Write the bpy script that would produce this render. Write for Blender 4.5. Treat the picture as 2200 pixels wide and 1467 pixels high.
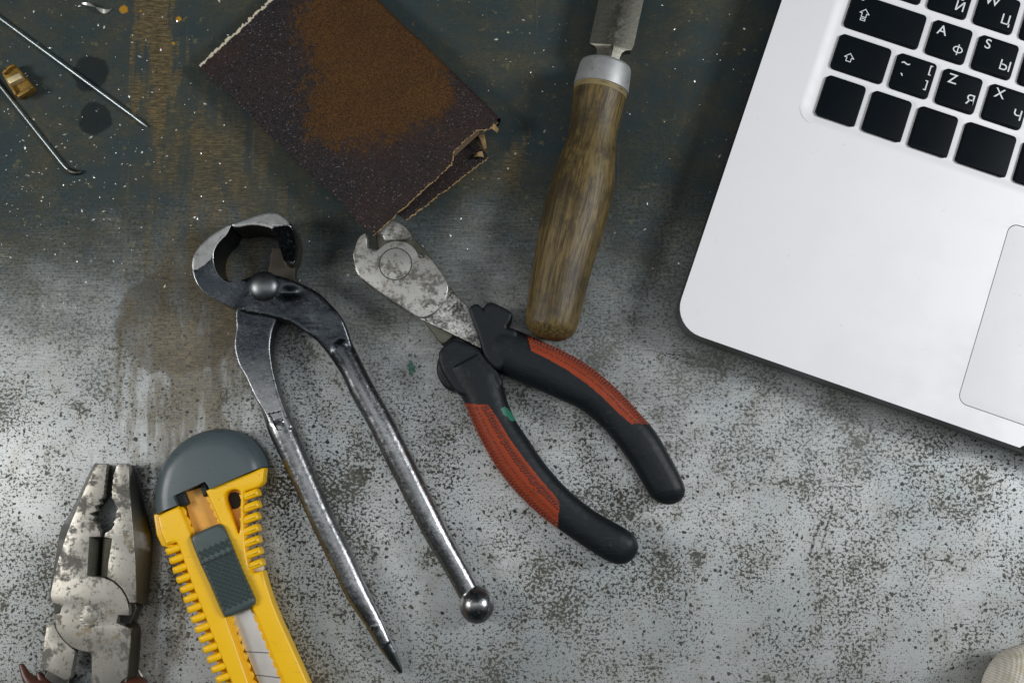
import bpy, bmesh, math, random
import numpy as np
from mathutils import Vector, Matrix, noise as mnoise

random.seed(4)
rng = np.random.default_rng(7)
for o in list(bpy.data.objects):
    bpy.data.objects.remove(o)
SC = bpy.context.scene
COL = SC.collection
MM = 0.001

# ------------------------------------------------------------------ camera
LENS, TILT, WIDTH = 37.0, math.radians(8.0), 0.410
DIST = WIDTH * LENS / 36.0
cam_pos = Vector((0, -DIST * math.sin(TILT), DIST * math.cos(TILT)))
cam_d = bpy.data.cameras.new('camera')
cam_d.lens = LENS
cam_d.sensor_width = 36
cam_d.clip_start = 0.01
cam_d.clip_end = 50
cam_d.dof.use_dof = True
cam_d.dof.focus_distance = DIST * 0.985
cam_d.dof.aperture_fstop = 9.0
cam = bpy.data.objects.new('camera', cam_d)
COL.objects.link(cam)
cam.location = cam_pos
cam.rotation_euler = (TILT, 0, 0)
SC.camera = cam

# ------------------------------------------------------------------ world and lamps
W = bpy.data.worlds.new('World')
SC.world = W
W.use_nodes = True
wb = W.node_tree.nodes['Background']
wb.inputs[0].default_value = (0.50, 0.88, 1.0, 1)
wb.inputs[1].default_value = 0.022


def area(name, loc, target, sx, sy, power, color=(1, 1, 1)):
    d = bpy.data.lights.new(name, 'AREA')
    d.shape = 'RECTANGLE'
    d.size, d.size_y = sx, sy
    d.energy = power
    d.color = color
    o = bpy.data.objects.new(name, d)
    COL.objects.link(o)
    o.location = loc
    o.rotation_euler = (Vector(target) - Vector(loc)).to_track_quat('-Z', 'Y').to_euler()
    return o


area('overhead_softbox', (0.02, 0.005, 1.05), (0.02, 0.005, 0), 1.30, 0.28, 2.2, (0.97, 0.985, 1.0))
area('left_lamp', (-0.62, -0.02, 0.44), (-0.05, -0.05, 0), 0.18, 0.18, 2.6, (1.0, 0.98, 0.95))
area('right_lamp', (0.70, 0.10, 0.56), (0.05, 0, 0), 0.22, 0.22, 5.0, (0.97, 0.985, 1.0))

SC.render.engine = 'CYCLES'
SC.view_settings.view_transform = 'Standard'
SC.view_settings.look = 'None'
SC.view_settings.exposure = 0.0
SC.view_settings.gamma = 1.0
SC.view_settings.use_curve_mapping = False


# ------------------------------------------------------------------ pixel to place
def P(x, y, z=0.0):
    """photograph pixel (2200 x 1467) -> point on the horizontal plane z (mm)"""
    f = -cam_pos.normalized()
    r = Vector((1, 0, 0))
    u = r.cross(f)
    k = 36.0 / LENS / 2200.0
    d = f + r * ((x - 1100) * k) + u * ((733.5 - y) * k)
    s = (z * MM - cam_pos.z) / d.z
    return cam_pos + d * s


def zf(x0, y0, s):
    return lambda pts: [(x0 + p[0] / s, y0 + p[1] / s) for p in pts]


Z1 = zf(350, 420, 2.934)
Z2 = zf(550, 850, 2.378)
Z3 = zf(720, 450, 3.6675)
Z4 = zf(900, 620, 2.367)
Z5 = zf(0, 960, 2.894)
Z6 = zf(310, 900, 2.587)
Z7 = zf(400, 0, 2.821)
Z8 = zf(1080, 0, 1.9297)
ZK = zf(1680, 0, 3.1885)
ZB = zf(0, 0, 3.4925)


def px_of(v):
    """world points -> photograph pixels"""
    f = np.array(-cam_pos.normalized())
    r = np.array((1.0, 0, 0))
    u = np.cross(r, f)
    d = np.asarray(v) - np.array(cam_pos)
    k = 36.0 / LENS / 2200.0
    w = d @ f
    return np.stack([1100 + (d @ r) / w / k, 733.5 - (d @ u) / w / k], 1)


def W2(pts, z):
    return [(P(x, y, z).x, P(x, y, z).y) for x, y in pts]


# ------------------------------------------------------------------ geometry: everything returns (verts, faces)
def cat(pts, n=4, closed=True):
    pts = [np.array(p, float) for p in pts]
    N = len(pts)
    out = []
    rngi = range(N) if closed else range(N - 1)
    for i in rngi:
        if closed:
            p0, p1, p2, p3 = pts[(i - 1) % N], pts[i], pts[(i + 1) % N], pts[(i + 2) % N]
        else:
            p1, p2 = pts[i], pts[i + 1]
            p0 = pts[i - 1] if i > 0 else 2 * p1 - p2
            p3 = pts[i + 2] if i + 2 < N else 2 * p2 - p1
        for k in range(n):
            t = k / n
            out.append(0.5 * (2 * p1 + (p2 - p0) * t + (2 * p0 - 5 * p1 + 4 * p2 - p3) * t * t
                              + (3 * p1 - p0 - 3 * p2 + p3) * t ** 3))
    if not closed:
        out.append(pts[-1])
    return [tuple(p) for p in out]


def chaikin(pts, it=1, q=0.2):
    for _ in range(it):
        out = []
        for i in range(len(pts)):
            a, b = np.array(pts[i]), np.array(pts[(i + 1) % len(pts)])
            out += [tuple(a * (1 - q) + b * q), tuple(a * q + b * (1 - q))]
        pts = out
    return pts


def resample(pts, n):
    p = np.array(pts, float)
    d = np.r_[0, np.cumsum(np.linalg.norm(np.diff(p, axis=0), axis=1))]
    t = np.linspace(0, d[-1], n)
    return np.stack([np.interp(t, d, p[:, k]) for k in range(p.shape[1])], 1)


def geo_of(me):
    v = np.empty(len(me.vertices) * 3)
    me.vertices.foreach_get('co', v)
    return v.reshape(-1, 3), [tuple(p.vertices) for p in me.polygons]


def plate(loops, z0, z1, bevel=0.3, res=2):
    """flat solid from world outlines (metres), heights in mm; edges rounded by bevel mm"""
    if not isinstance(loops[0][0], (tuple, list, np.ndarray)):
        loops = [loops]
    cu = bpy.data.curves.new('tmp', 'CURVE')
    cu.dimensions = '2D'
    cu.fill_mode = 'BOTH'
    b = bevel * MM
    cu.extrude = max((z1 - z0) * MM / 2 - b, 1e-6)
    if b > 0:
        cu.bevel_depth = b
        cu.bevel_resolution = res
        cu.offset = -b
    for L in loops:
        sp = cu.splines.new('POLY')
        sp.points.add(len(L) - 1)
        for k, p in enumerate(L):
            sp.points[k].co = (p[0], p[1], 0, 1)
        sp.use_cyclic_u = True
    ob = bpy.data.objects.new('tmp', cu)
    COL.objects.link(ob)
    dg = bpy.context.evaluated_depsgraph_get()
    me = bpy.data.meshes.new_from_object(ob.evaluated_get(dg))
    bm = bmesh.new()
    bm.from_mesh(me)
    bmesh.ops.remove_doubles(bm, verts=bm.verts, dist=2e-6)
    bmesh.ops.recalc_face_normals(bm, faces=bm.faces)
    bm.to_mesh(me)
    bm.free()
    v, f = geo_of(me)
    v = v + np.array([0, 0, (z0 + z1) / 2 * MM])
    bpy.data.objects.remove(ob)
    bpy.data.curves.remove(cu)
    bpy.data.meshes.remove(me)
    return v, f


def pplate(px, z0, z1, bevel=0.3, sm=0, **k):
    if sm:
        px = cat(px, sm)
    return plate(W2(px, z1), z0, z1, bevel, **k)


def spow(a, e):
    return math.copysign(abs(a) ** e, a)


def rings(sections, nseg=22, e=2.0, cap0=True, cap1=True):
    """sections: (centre xyz, side xyz, up xyz, halfwidth, halfheight) in metres"""
    V, F = [], []
    for (c, s, u, hw, hh) in sections:
        for k in range(nseg):
            a = 2 * math.pi * k / nseg
            V.append(np.array(c) + np.array(s) * hw * spow(math.cos(a), 2 / e) + np.array(u) * hh * spow(math.sin(a), 2 / e))
    n = len(sections)
    for i in range(n - 1):
        for k in range(nseg):
            k2 = (k + 1) % nseg
            F.append((i * nseg + k, i * nseg + k2, (i + 1) * nseg + k2, (i + 1) * nseg + k))
    if cap0:
        F.append(tuple(range(nseg))[::-1])
    if cap1:
        F.append(tuple((n - 1) * nseg + k for k in range(nseg)))
    return np.array(V), F


def edge_sweep(Lp, Rp, n, zc, hh, e=2.0, nseg=22, round0=0, round1=0, widen=1.0, smooth=3):
    """solid between two traced edges; zc(t), hh(t, hw_mm) give centre height and half height in mm"""
    L = resample(cat(Lp, smooth, False), n)
    R = resample(cat(Rp, smooth, False), n)
    secs = []
    for i in range(n):
        t = i / (n - 1)
        a, b = P(L[i][0], L[i][1], zc(t)), P(R[i][0], R[i][1], zc(t))
        c = (a + b) / 2
        s = (b - a)
        hw = s.length / 2 * widen
        secs.append([np.array(c), np.array(s.normalized()), np.array((0, 0, 1.0)), hw, hh(t, hw / MM) * MM])

    def capsecs(s0, s1, m, f):
        d = s0[0] - s1[0]
        d /= np.linalg.norm(d)
        out = []
        for k in range(1, m + 1):
            a = k / m * math.pi / 2 * 0.97
            out.append([s0[0] + d * s0[3] * f * math.sin(a), s0[1], s0[2], s0[3] * math.cos(a), s0[4] * math.cos(a)])
        return out
    if round1:
        secs = secs + capsecs(secs[-1], secs[-2], 7, round1)
    if round0:
        secs = capsecs(secs[0], secs[1], 7, round0)[::-1] + secs
    return rings(secs, nseg, e)


def tube(path, r, nseg=12, e=2.0):
    """round tube through 3D points (metres); r a number or list, metres"""
    p = [np.array(q, float) for q in path]
    secs = []
    for i in range(len(p)):
        d = p[min(i + 1, len(p) - 1)] - p[max(i - 1, 0)]
        d /= np.linalg.norm(d)
        s = np.cross(d, (0, 0, 1.0))
        if np.linalg.norm(s) < 1e-4:
            s = np.array((1.0, 0, 0))
        s /= np.linalg.norm(s)
        u = np.cross(s, d)
        ri = r[i] if isinstance(r, (list, tuple)) else r
        secs.append((p[i], s, u, ri, ri))
    return rings(secs, nseg, e)


def lathe(profile, axis0, nseg=40, flat=None):
    """profile (x, r) in metres along local x, centre at axis0"""
    secs = [(np.array((x, 0, 0)) + np.array(axis0), np.array((0, 1.0, 0)), np.array((0, 0, 1.0)), r, r) for x, r in profile]
    return rings(secs, nseg)


def ball(c, r, sx=1, sy=1, sz=1, nu=24, nv=14):
    V, F = [], []
    for j in range(nv + 1):
        th = math.pi * j / nv
        for i in range(nu):
            a = 2 * math.pi * i / nu
            V.append((c[0] + r * sx * math.sin(th) * math.cos(a), c[1] + r * sy * math.sin(th) * math.sin(a), c[2] + r * sz * math.cos(th)))
    for j in range(nv):
        for i in range(nu):
            i2 = (i + 1) % nu
            F.append((j * nu + i, (j + 1) * nu + i, (j + 1) * nu + i2, j * nu + i2))
    return np.array(V), F


def join(*gs):
    V, F, o = [], [], 0
    for v, f in gs:
        V.append(np.asarray(v, float))
        F += [tuple(i + o for i in q) for q in f]
        o += len(v)
    return np.concatenate(V), F


def to_mesh(name, g):
    me = bpy.data.meshes.new(name)
    me.from_pydata([tuple(p) for p in g[0]], [], g[1])
    me.validate()
    bm = bmesh.new()
    bm.from_mesh(me)
    bmesh.ops.remove_doubles(bm, verts=bm.verts, dist=1e-6)
    bmesh.ops.recalc_face_normals(bm, faces=bm.faces)
    bm.to_mesh(me)
    bm.free()
    return me


def fuse(gs, voxel=0.35, smooth=3, post=None, rough=0.0, rscale=300):
    """blend several solids into one continuous surface"""
    me = to_mesh('tmp', join(*gs))
    ob = bpy.data.objects.new('tmp', me)
    COL.objects.link(ob)
    m = ob.modifiers.new('r', 'REMESH')
    m.mode = 'VOXEL'
    m.voxel_size = voxel * MM
    if smooth:
        s = ob.modifiers.new('s', 'SMOOTH')
        s.factor = 0.5
        s.iterations = smooth
    dg = bpy.context.evaluated_depsgraph_get()
    m2 = bpy.data.meshes.new_from_object(ob.evaluated_get(dg))
    v, f = geo_of(m2)
    bpy.data.objects.remove(ob)
    bpy.data.meshes.remove(m2)
    if post:
        v = post(v)
    if rough:
        for i in range(len(v)):
            q = Vector(v[i]) * rscale
            v[i, 2] += rough * MM * (mnoise.noise(q) + 0.5 * mnoise.noise(q * 2.3))
    return v, f


def inside(poly, xy):
    x, y = xy[:, 0], xy[:, 1]
    c = np.zeros(len(xy), bool)
    n = len(poly)
    for i in range(n):
        x1, y1 = poly[i]
        x2, y2 = poly[i - 1]
        cond = ((y1 > y) != (y2 > y))
        with np.errstate(divide='ignore', invalid='ignore'):
            xi = (x2 - x1) * (y - y1) / (y2 - y1 + 1e-12) + x1
        c ^= cond & (x < xi)
    return c


def smoothstep(a, b, x):
    t = np.clip((x - a) / (b - a), 0, 1)
    return t * t * (3 - 2 * t)


# ------------------------------------------------------------------ objects
def thing(name, label, cat_, loc=(0, 0, 0), rz=0.0, group=None):
    o = bpy.data.objects.new(name, None)
    o.empty_display_size = 0.01
    COL.objects.link(o)
    o.location = loc
    o.rotation_euler = (0, 0, rz)
    o['label'] = label
    o['category'] = cat_
    if group:
        o['group'] = group
    o['_r'] = rz
    return o


def root_of(o):
    while o.parent:
        o = o.parent
    return o


def make(name, g, mat, parent=None, angle=40, local=False, mats=None, matfn=None, label=None, kind=None):
    v, f = g
    v = np.array(v, float)
    if parent is not None and not local:
        r = root_of(parent)
        a = -r.rotation_euler.z
        v = v - np.array(r.location)
        c, s = math.cos(a), math.sin(a)
        v = np.stack([v[:, 0] * c - v[:, 1] * s, v[:, 0] * s + v[:, 1] * c, v[:, 2]], 1)
    me = to_mesh(name, (v, f))
    me.shade_smooth()
    me.set_sharp_from_angle(angle=math.radians(angle))
    me.materials.append(mat)
    if mats:
        for m in mats:
            me.materials.append(m)
        off = np.array(root_of(parent).location) if parent is not None else np.zeros(3)
        for p in me.polygons:
            p.material_index = matfn(np.array(p.center) + off, p.normal)
    o = bpy.data.objects.new(name, me)
    COL.objects.link(o)
    if parent is not None:
        o.parent = parent
    if label:
        o['label'] = label
    if kind:
        o['kind'] = kind
    return o


# ------------------------------------------------------------------ material helper
class Mat:
    def __init__(s, name):
        s.m = bpy.data.materials.new(name)
        s.m.use_nodes = True
        s.t = s.m.node_tree
        s.b = s.t.nodes['Principled BSDF']
        s.tc = s.t.nodes.new('ShaderNodeTexCoord').outputs['Object']

    def set(s, **k):
        names = dict(col='Base Color', metal='Metallic', rough='Roughness', spec='Specular IOR Level', normal='Normal',
                     aniso='Anisotropic', coat='Coat Weight', sheen='Sheen Weight', sss='Subsurface Weight')
        for a, v in k.items():
            s.link(v, s.b.inputs[names[a]])
        return s

    def link(s, v, sock):
        if isinstance(v, bpy.types.NodeSocket):
            s.t.links.new(v, sock)
        elif isinstance(v, (tuple, list)) and len(v) == 3 and sock.type == 'RGBA':
            sock.default_value = (*v, 1)
        else:
            sock.default_value = v

    def math(s, op, a, b=0.0, c=None, clamp=False):
        n = s.t.nodes.new('ShaderNodeMath')
        n.operation = op
        n.use_clamp = clamp
        s.link(a, n.inputs[0])
        s.link(b, n.inputs[1])
        if c is not None:
            s.link(c, n.inputs[2])
        return n.outputs[0]

    def mp(s, scale=(1, 1, 1), loc=(0, 0, 0), rot=(0, 0, 0), vec=None):
        n = s.t.nodes.new('ShaderNodeMapping')
        s.link(vec or s.tc, n.inputs['Vector'])
        n.inputs['Location'].default_value = loc
        n.inputs['Rotation'].default_value = rot
        n.inputs['Scale'].default_value = scale
        return n.outputs[0]

    def noise(s, scale, detail=3.0, rough=0.55, vec=None, dist=0.0, color=False):
        n = s.t.nodes.new('ShaderNodeTexNoise')
        s.link(vec or s.tc, n.inputs['Vector'])
        n.inputs['Scale'].default_value = scale
        n.inputs['Detail'].default_value = detail
        n.inputs['Roughness'].default_value = rough
        n.inputs['Distortion'].default_value = dist
        return n.outputs['Color' if color else 'Fac']

    def vor(s, scale, vec=None, feature='F1', out='Distance'):
        n = s.t.nodes.new('ShaderNodeTexVoronoi')
        n.feature = feature
        s.link(vec or s.tc, n.inputs['Vector'])
        n.inputs['Scale'].default_value = scale
        return n.outputs[out]

    def step(s, v, a, b, o0=0.0, o1=1.0):
        n = s.t.nodes.new('ShaderNodeMapRange')
        n.interpolation_type = 'SMOOTHSTEP'
        s.link(v, n.inputs['Value'])
        s.link(a, n.inputs['From Min'])
        s.link(b, n.inputs['From Max'])
        n.inputs['To Min'].default_value = o0
        n.inputs['To Max'].default_value = o1
        return n.outputs[0]

    def mix(s, f, a, b):
        n = s.t.nodes.new('ShaderNodeMix')
        n.data_type = 'RGBA'
        s.link(f, n.inputs[0])
        s.link(a, n.inputs[6])
        s.link(b, n.inputs[7])
        return n.outputs[2]

    def mixf(s, f, a, b):
        n = s.t.nodes.new('ShaderNodeMix')
        s.link(f, n.inputs[0])
        s.link(a, n.inputs[2])
        s.link(b, n.inputs[3])
        return n.outputs[0]

    def vadd(s, a, b, scale=1.0):
        n = s.t.nodes.new('ShaderNodeVectorMath')
        n.operation = 'MULTIPLY_ADD'
        s.link(b, n.inputs[0])
        n.inputs[1].default_value = (scale,) * 3
        s.link(a, n.inputs[2])
        return n.outputs[0]

    def length(s, v):
        n = s.t.nodes.new('ShaderNodeVectorMath')
        n.operation = 'LENGTH'
        s.link(v, n.inputs[0])
        return n.outputs['Value']

    def bump(s, h, strength=0.5, dist=0.0003, prev=None):
        n = s.t.nodes.new('ShaderNodeBump')
        s.link(h, n.inputs['Height'])
        n.inputs['Strength'].default_value = strength
        n.inputs['Distance'].default_value = dist
        if prev is not None:
            s.link(prev, n.inputs['Normal'])
        return n.outputs[0]

    def ell(s, cx, cy, rx, ry, rot=0.0, vec=None):
        """1 at the centre line value: normalised distance from an ellipse at (cx, cy) in object metres"""
        n = s.t.nodes.new('ShaderNodeVectorMath')
        n.operation = 'SUBTRACT'
        s.link(vec or s.tc, n.inputs[0])
        n.inputs[1].default_value = (cx, cy, 0)
        v = n.outputs[0]
        if rot:
            v = s.mp((1, 1, 1), (0, 0, 0), (0, 0, -rot), v)
        q = s.mp((1 / rx, 1 / ry, 0), (0, 0, 0), (0, 0, 0), v)
        return s.length(q)


def rgb(h):
    h = h.lstrip('#')
    return tuple(((int(h[i:i + 2], 16) / 255 + 0.055) / 1.055) ** 2.4 if int(h[i:i + 2], 16) > 10 else int(h[i:i + 2], 16) / 255 / 12.92 for i in (0, 2, 4))


# ------------------------------------------------------------------ workbench surface
def mat_bench():
    m = Mat('worn_sheet_steel')
    warp = m.noise(150, 2, 0.6, color=True)
    wv = m.vadd(m.tc, warp, 0.008)
    fwarp = m.noise(520, 1, 0.5, color=True)
    fv = m.vadd(m.tc, fwarp, 0.0016)
    # brushing runs along x
    br = m.noise(1.0, 2, 0.65, m.mp((70, 2600, 1)))
    big = m.noise(10, 3, 0.6)
    clump = m.noise(42, 3, 0.6)
    clump2 = m.noise(13, 2, 0.55, m.mp((1, 0.7, 1), (3.1, 1.7, 0)))
    # oxide specks
    fine = m.noise(780, 2, 0.65, m.mp((1, 1.1, 1), (0.3, 0.1, 0)))
    c = m.math('ADD', m.math('MULTIPLY', m.math('SUBTRACT', clump, 0.5), 0.52), m.math('MULTIPLY', m.math('SUBTRACT', clump2, 0.5), 0.42))
    thr = m.math('SUBTRACT', 0.566, c)
    sp1 = m.step(fine, thr, m.math('ADD', thr, 0.035))
    vn = m.t.nodes.new('ShaderNodeTexVoronoi')
    m.link(fv, vn.inputs['Vector'])
    vn.inputs['Scale'].default_value = 500
    vc = m.t.nodes.new('ShaderNodeSeparateColor')
    m.link(vn.outputs['Color'], vc.inputs[0])
    rad = m.math('MULTIPLY', m.math('POWER', vc.outputs[0], 2.4), 0.44)
    sp2 = m.step(m.math('SUBTRACT', rad, vn.outputs['Distance']), 0.0, 0.08)
    sp3 = m.math('MULTIPLY', m.step(m.math('ADD', m.noise(1250, 2, 0.6), m.math('MULTIPLY', c, 0.35)), 0.56, 0.64), 0.85)
    # solid oxide patches
    pt = m.noise(80, 4, 0.68, m.mp((1, 0.8, 1), (7.7, 2.2, 0)))
    patch = m.math('MULTIPLY', m.step(m.math('ADD', m.math('ADD', pt, m.math('MULTIPLY', c, 0.55)), m.math('MULTIPLY', m.math('SUBTRACT', fine, 0.5), 0.55)), 0.60, 0.66), 0.9)
    specks = m.math('MAXIMUM', m.math('MAXIMUM', sp1, sp2), m.math('MAXIMUM', patch, sp3))

    # dried varnish runs, ring stain, oil spots
    nv = m.noise(1.0, 3, 0.65, m.mp((170, 30, 1), (1.3, 2.2, 0)))
    nh = m.noise(1.0, 3, 0.7, m.mp((260, 1500, 1), (3, 4, 0)))
    nvh = m.math('ADD', m.math('MULTIPLY', m.math('SUBTRACT', nv, 0.5), 4.4), m.math('MULTIPLY', m.math('SUBTRACT', nh, 0.5), 1.0))

    def band(x0, x1, y0, y1, soft, bias):
        a, b = P(x0, (y0 + y1) / 2), P(x1, (y0 + y1) / 2)
        t0, t1 = P((x0 + x1) / 2, y0), P((x0 + x1) / 2, y1)
        d = m.ell((a.x + b.x) / 2, (t0.y + t1.y) / 2, abs(b.x - a.x) / 2, abs(t1.y - t0.y) / 2, vec=wv)
        return m.step(m.math('ADD', m.math('SUBTRACT', bias, d), nvh), -soft, soft)
    st = [m.math('MULTIPLY', band(310, 560, 530, 1010, 0.60, 0.95), 0.70), m.math('MULTIPLY', band(318, 400, -90, 250, 0.35, 1.0), 0.85),
          m.math('MULTIPLY', band(360, 640, 150, 560, 0.6, 0.62), 0.55), m.math('MULTIPLY', band(1080, 1165, 230, 420, 0.4, 0.35), 0.6),
          m.math('MULTIPLY', band(250, 420, 980, 1500, 0.6, 0.75), 0.6)]
    stain = st[0]
    for q in st[1:]:
        stain = m.math('MAXIMUM', stain, q)
    c0 = P(395, 690)
    e = m.ell(c0.x + 0.002, c0.y + 0.004, 0.0250, 0.0205, vec=wv)
    ring = m.math('MULTIPLY', m.math('MULTIPLY', m.step(e, 1.06, 1.0), m.step(e, 0.35, 0.85, 0.30, 1.0)), m.step(m.math('ADD', fine, m.math('MULTIPLY', nv, 0.5)), 0.5, 0.9, 0.85, 0.45))

    def spots(L, vec, s0, s1):
        out = None
        for (x, y, r) in L:
            q = P(x, y)
            d = m.step(m.ell(q.x, q.y, r / 5.3 * MM, r * 1.05 / 5.3 * MM, vec=vec), s0, s1)
            out = d if out is None else m.math('MAXIMUM', out, d)
        return out
    oil = m.math('MULTIPLY', spots(((205, 148, 38), (216, 246, 34)), m.vadd(m.tc, warp, 0.004), 1.15, 0.92), 0.75)
    dots = spots(((270, 17, 9), (388, 39, 6), (377, 90, 4), (306, 21, 3)), fv, 1.2, 0.8)
    q = P(895, 780)
    green = m.math('MULTIPLY', m.step(m.ell(q.x, q.y, 0.0017, 0.0027, vec=m.vadd(m.tc, fwarp, 0.004)), 1.1, 0.8), 0.8)

    # oil tarnish with light fall-off painted in over the far half, edge broken up
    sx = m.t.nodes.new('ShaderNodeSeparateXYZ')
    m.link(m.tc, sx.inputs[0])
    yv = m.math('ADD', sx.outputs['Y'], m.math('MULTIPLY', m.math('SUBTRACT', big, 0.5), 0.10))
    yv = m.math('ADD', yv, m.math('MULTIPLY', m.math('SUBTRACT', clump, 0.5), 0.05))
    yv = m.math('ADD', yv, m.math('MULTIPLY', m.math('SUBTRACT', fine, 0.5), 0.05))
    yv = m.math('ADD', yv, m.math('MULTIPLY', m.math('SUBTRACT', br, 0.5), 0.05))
    film_shade = m.step(yv, -0.062, 0.070)
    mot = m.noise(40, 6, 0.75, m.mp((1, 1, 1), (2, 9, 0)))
    film_shade_col = m.mix(m.step(m.math('ADD', m.math('MULTIPLY', mot, 0.7), m.math('MULTIPLY', fine, 0.3)), 0.40, 0.60), rgb('#263539'), rgb('#3b3d32'))
    film_shade_col = m.mix(m.math('MULTIPLY', m.step(m.math('ADD', m.math('MULTIPLY', mot, 0.6), m.math('MULTIPLY', nh, 0.4)), 0.52, 0.70), 0.65), film_shade_col, rgb('#62543a'))
    film_shade_col = m.mix(m.math('MULTIPLY', m.step(fine, 0.52, 0.66), 0.55), film_shade_col, rgb('#171f1f'))
    film_shade_col = m.mix(m.math('MULTIPLY', m.step(m.noise(210, 3, 0.7, m.mp((1, 1, 1), (6, 3, 0))), 0.61, 0.70), 0.6), film_shade_col, rgb('#6a6546'))
    film_shade_col = m.mix(m.math('MULTIPLY', m.step(br, 0.58, 0.76), 0.18), film_shade_col, rgb('#66726e'))

    steel = m.mix(m.step(big, 0.35, 0.68), (0.45, 0.475, 0.475), (0.60, 0.608, 0.60))
    steel = m.mix(m.math('MULTIPLY', m.step(br, 0.35, 0.72), 0.45), steel, (0.34, 0.36, 0.38))
    steel = m.mix(m.math('MULTIPLY', m.step(clump2, 0.40, 0.62), 0.45), steel, (0.23, 0.265, 0.27))
    steel = m.mix(m.math('MULTIPLY', m.step(clump, 0.40, 0.66), 0.18), steel, (0.31, 0.33, 0.32))
    steel = m.mix(m.math('MULTIPLY', m.step(pt, 0.45, 0.68), 0.5), steel, (0.34, 0.33, 0.29))
    s1 = m.noise(1.0, 1, 0.5, m.mp((11, 1500, 1), rot=(0, 0, 0.32)))
    s2 = m.noise(1.0, 1, 0.5, m.mp((1300, 14, 1), (3, 3, 0), (0, 0, 0.10)))
    scl = m.math('MAXIMUM', m.step(s1, 0.73, 0.80), m.step(s2, 0.735, 0.80))
    ox = m.mix(m.step(clump, 0.3, 0.7), (0.024, 0.029, 0.027), (0.078, 0.076, 0.060))
    rust = m.mix(m.step(nh, 0.36, 0.70), (0.060, 0.047, 0.024), (0.20, 0.150, 0.075))
    col = m.mix(m.math('MULTIPLY', film_shade, 0.96), steel, film_shade_col)
    scr = None
    for (x0, y0, x1, y1, w) in ((1762, 1190, 1795, 1075, 0.5), (1735, 1215, 1765, 1110, 0.7), (1410, 752, 1520, 790, 0.35), (1380, 745, 1500, 768, 0.3), (1770, 1390, 1762, 1200, 0.3), (1660, 1330, 1780, 1400, 0.3), (1960, 1190, 2060, 1205, 0.35), (1130, 1040, 1160, 1085, 0.25)):
        pa, pb = P(x0, y0), P(x1, y1)
        d = m.ell((pa.x + pb.x) / 2, (pa.y + pb.y) / 2, (pb - pa).length / 2, w * MM, math.atan2(pb.y - pa.y, pb.x - pa.x), m.vadd(m.tc, fwarp, 0.0012))
        d = m.step(d, 1.1, 0.6)
        scr = d if scr is None else m.math('MAXIMUM', scr, d)
    scr = m.math('MULTIPLY', scr, m.step(fine, 0.35, 0.6))
    col = m.mix(m.math('MULTIPLY', scl, m.mixf(film_shade, 0.22, 0.05)), col, (0.62, 0.63, 0.62))
    col = m.mix(scr, col, (0.02, 0.022, 0.02))
    col = m.mix(m.math('MULTIPLY', ring, 0.8), col, (0.085, 0.072, 0.055))
    col = m.mix(stain, col, rust)
    col = m.mix(m.math('MULTIPLY', specks, m.math('SUBTRACT', 0.97, m.math('MULTIPLY', film_shade, 0.75))), col, ox)
    col = m.mix(oil, col, (0.012, 0.016, 0.018))
    col = m.mix(dots, col, (0.36, 0.19, 0.02))
    col = m.mix(green, col, (0.02, 0.12, 0.08))
    cover = m.math('MAXIMUM', m.math('MAXIMUM', m.math('MULTIPLY', specks, 0.95), m.math('MULTIPLY', stain, 0.85)), m.math('MAXIMUM', m.math('MULTIPLY', film_shade, 0.93), ring))
    metal = m.math('MULTIPLY', m.math('SUBTRACT', 1.0, m.math('MAXIMUM', cover, dots), clamp=True), 0.48)
    rough = m.math('ADD', m.mixf(cover, 0.33, 0.66), m.math('MULTIPLY', m.math('SUBTRACT', br, 0.5), 0.25))
    rough = m.math('SUBTRACT', rough, m.math('MULTIPLY', oil, 0.2))
    h = m.math('ADD', br, m.math('MULTIPLY', fine, -0.8))
    m.set(col=col, metal=metal, rough=rough, normal=m.bump(h, 0.30, 0.00010), spec=m.mixf(film_shade, 0.25, 0.06))
    return m.m


M_bench = mat_bench()


def box(x0, x1, y0, y1, z0, z1):
    v = np.array([(x, y, z) for z in (z0, z1) for y in (y0, y1) for x in (x0, x1)], float)
    return v, [(0, 2, 3, 1), (4, 5, 7, 6), (0, 1, 5, 4), (1, 3, 7, 5), (3, 2, 6, 7), (2, 0, 4, 6)]


bench = make('workbench_top', box(-0.8, 0.8, -0.6, 0.6, -0.02, 0), M_bench)
bench['kind'] = 'structure'
bench['label'] = 'worn speckled sheet steel workbench top with rust stains'


# ------------------------------------------------------------------ materials of the tools
def mat_forged(name='forged_black_steel', lo=(0.045, 0.05, 0.056), hi=(0.40, 0.41, 0.43), wear=0.5, r0=0.24, r1=0.46, pit=0.6):
    m = Mat(name)
    n1 = m.noise(130, 5, 0.65)
    n2 = m.noise(900, 4, 0.7)
    w = m.step(m.math('ADD', m.math('MULTIPLY', n1, 0.55), m.math('MULTIPLY', n2, 0.45)), wear - 0.10, wear + 0.10)
    geo = m.t.nodes.new('ShaderNodeNewGeometry')
    edge = m.step(geo.outputs['Pointiness'], 0.515, 0.58)
    w = m.math('MAXIMUM', w, edge)
    col = m.mix(w, lo, hi)
    rs = m.math('MULTIPLY', m.step(m.noise(60, 4, 0.65, m.mp((1, 1, 1), (4, 2, 0))), 0.60, 0.72), 0.5)
    col = m.mix(rs, col, (0.06, 0.045, 0.032))
    nb = m.bump(n2, pit, 0.00010)
    nb = m.bump(n1, 0.6, 0.00035, nb)
    m.set(col=col, metal=m.math('SUBTRACT', 1.0, m.math('MULTIPLY', rs, 1.2), clamp=True), rough=m.mixf(n2, r0, r1), normal=nb)
    return m.m


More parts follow.
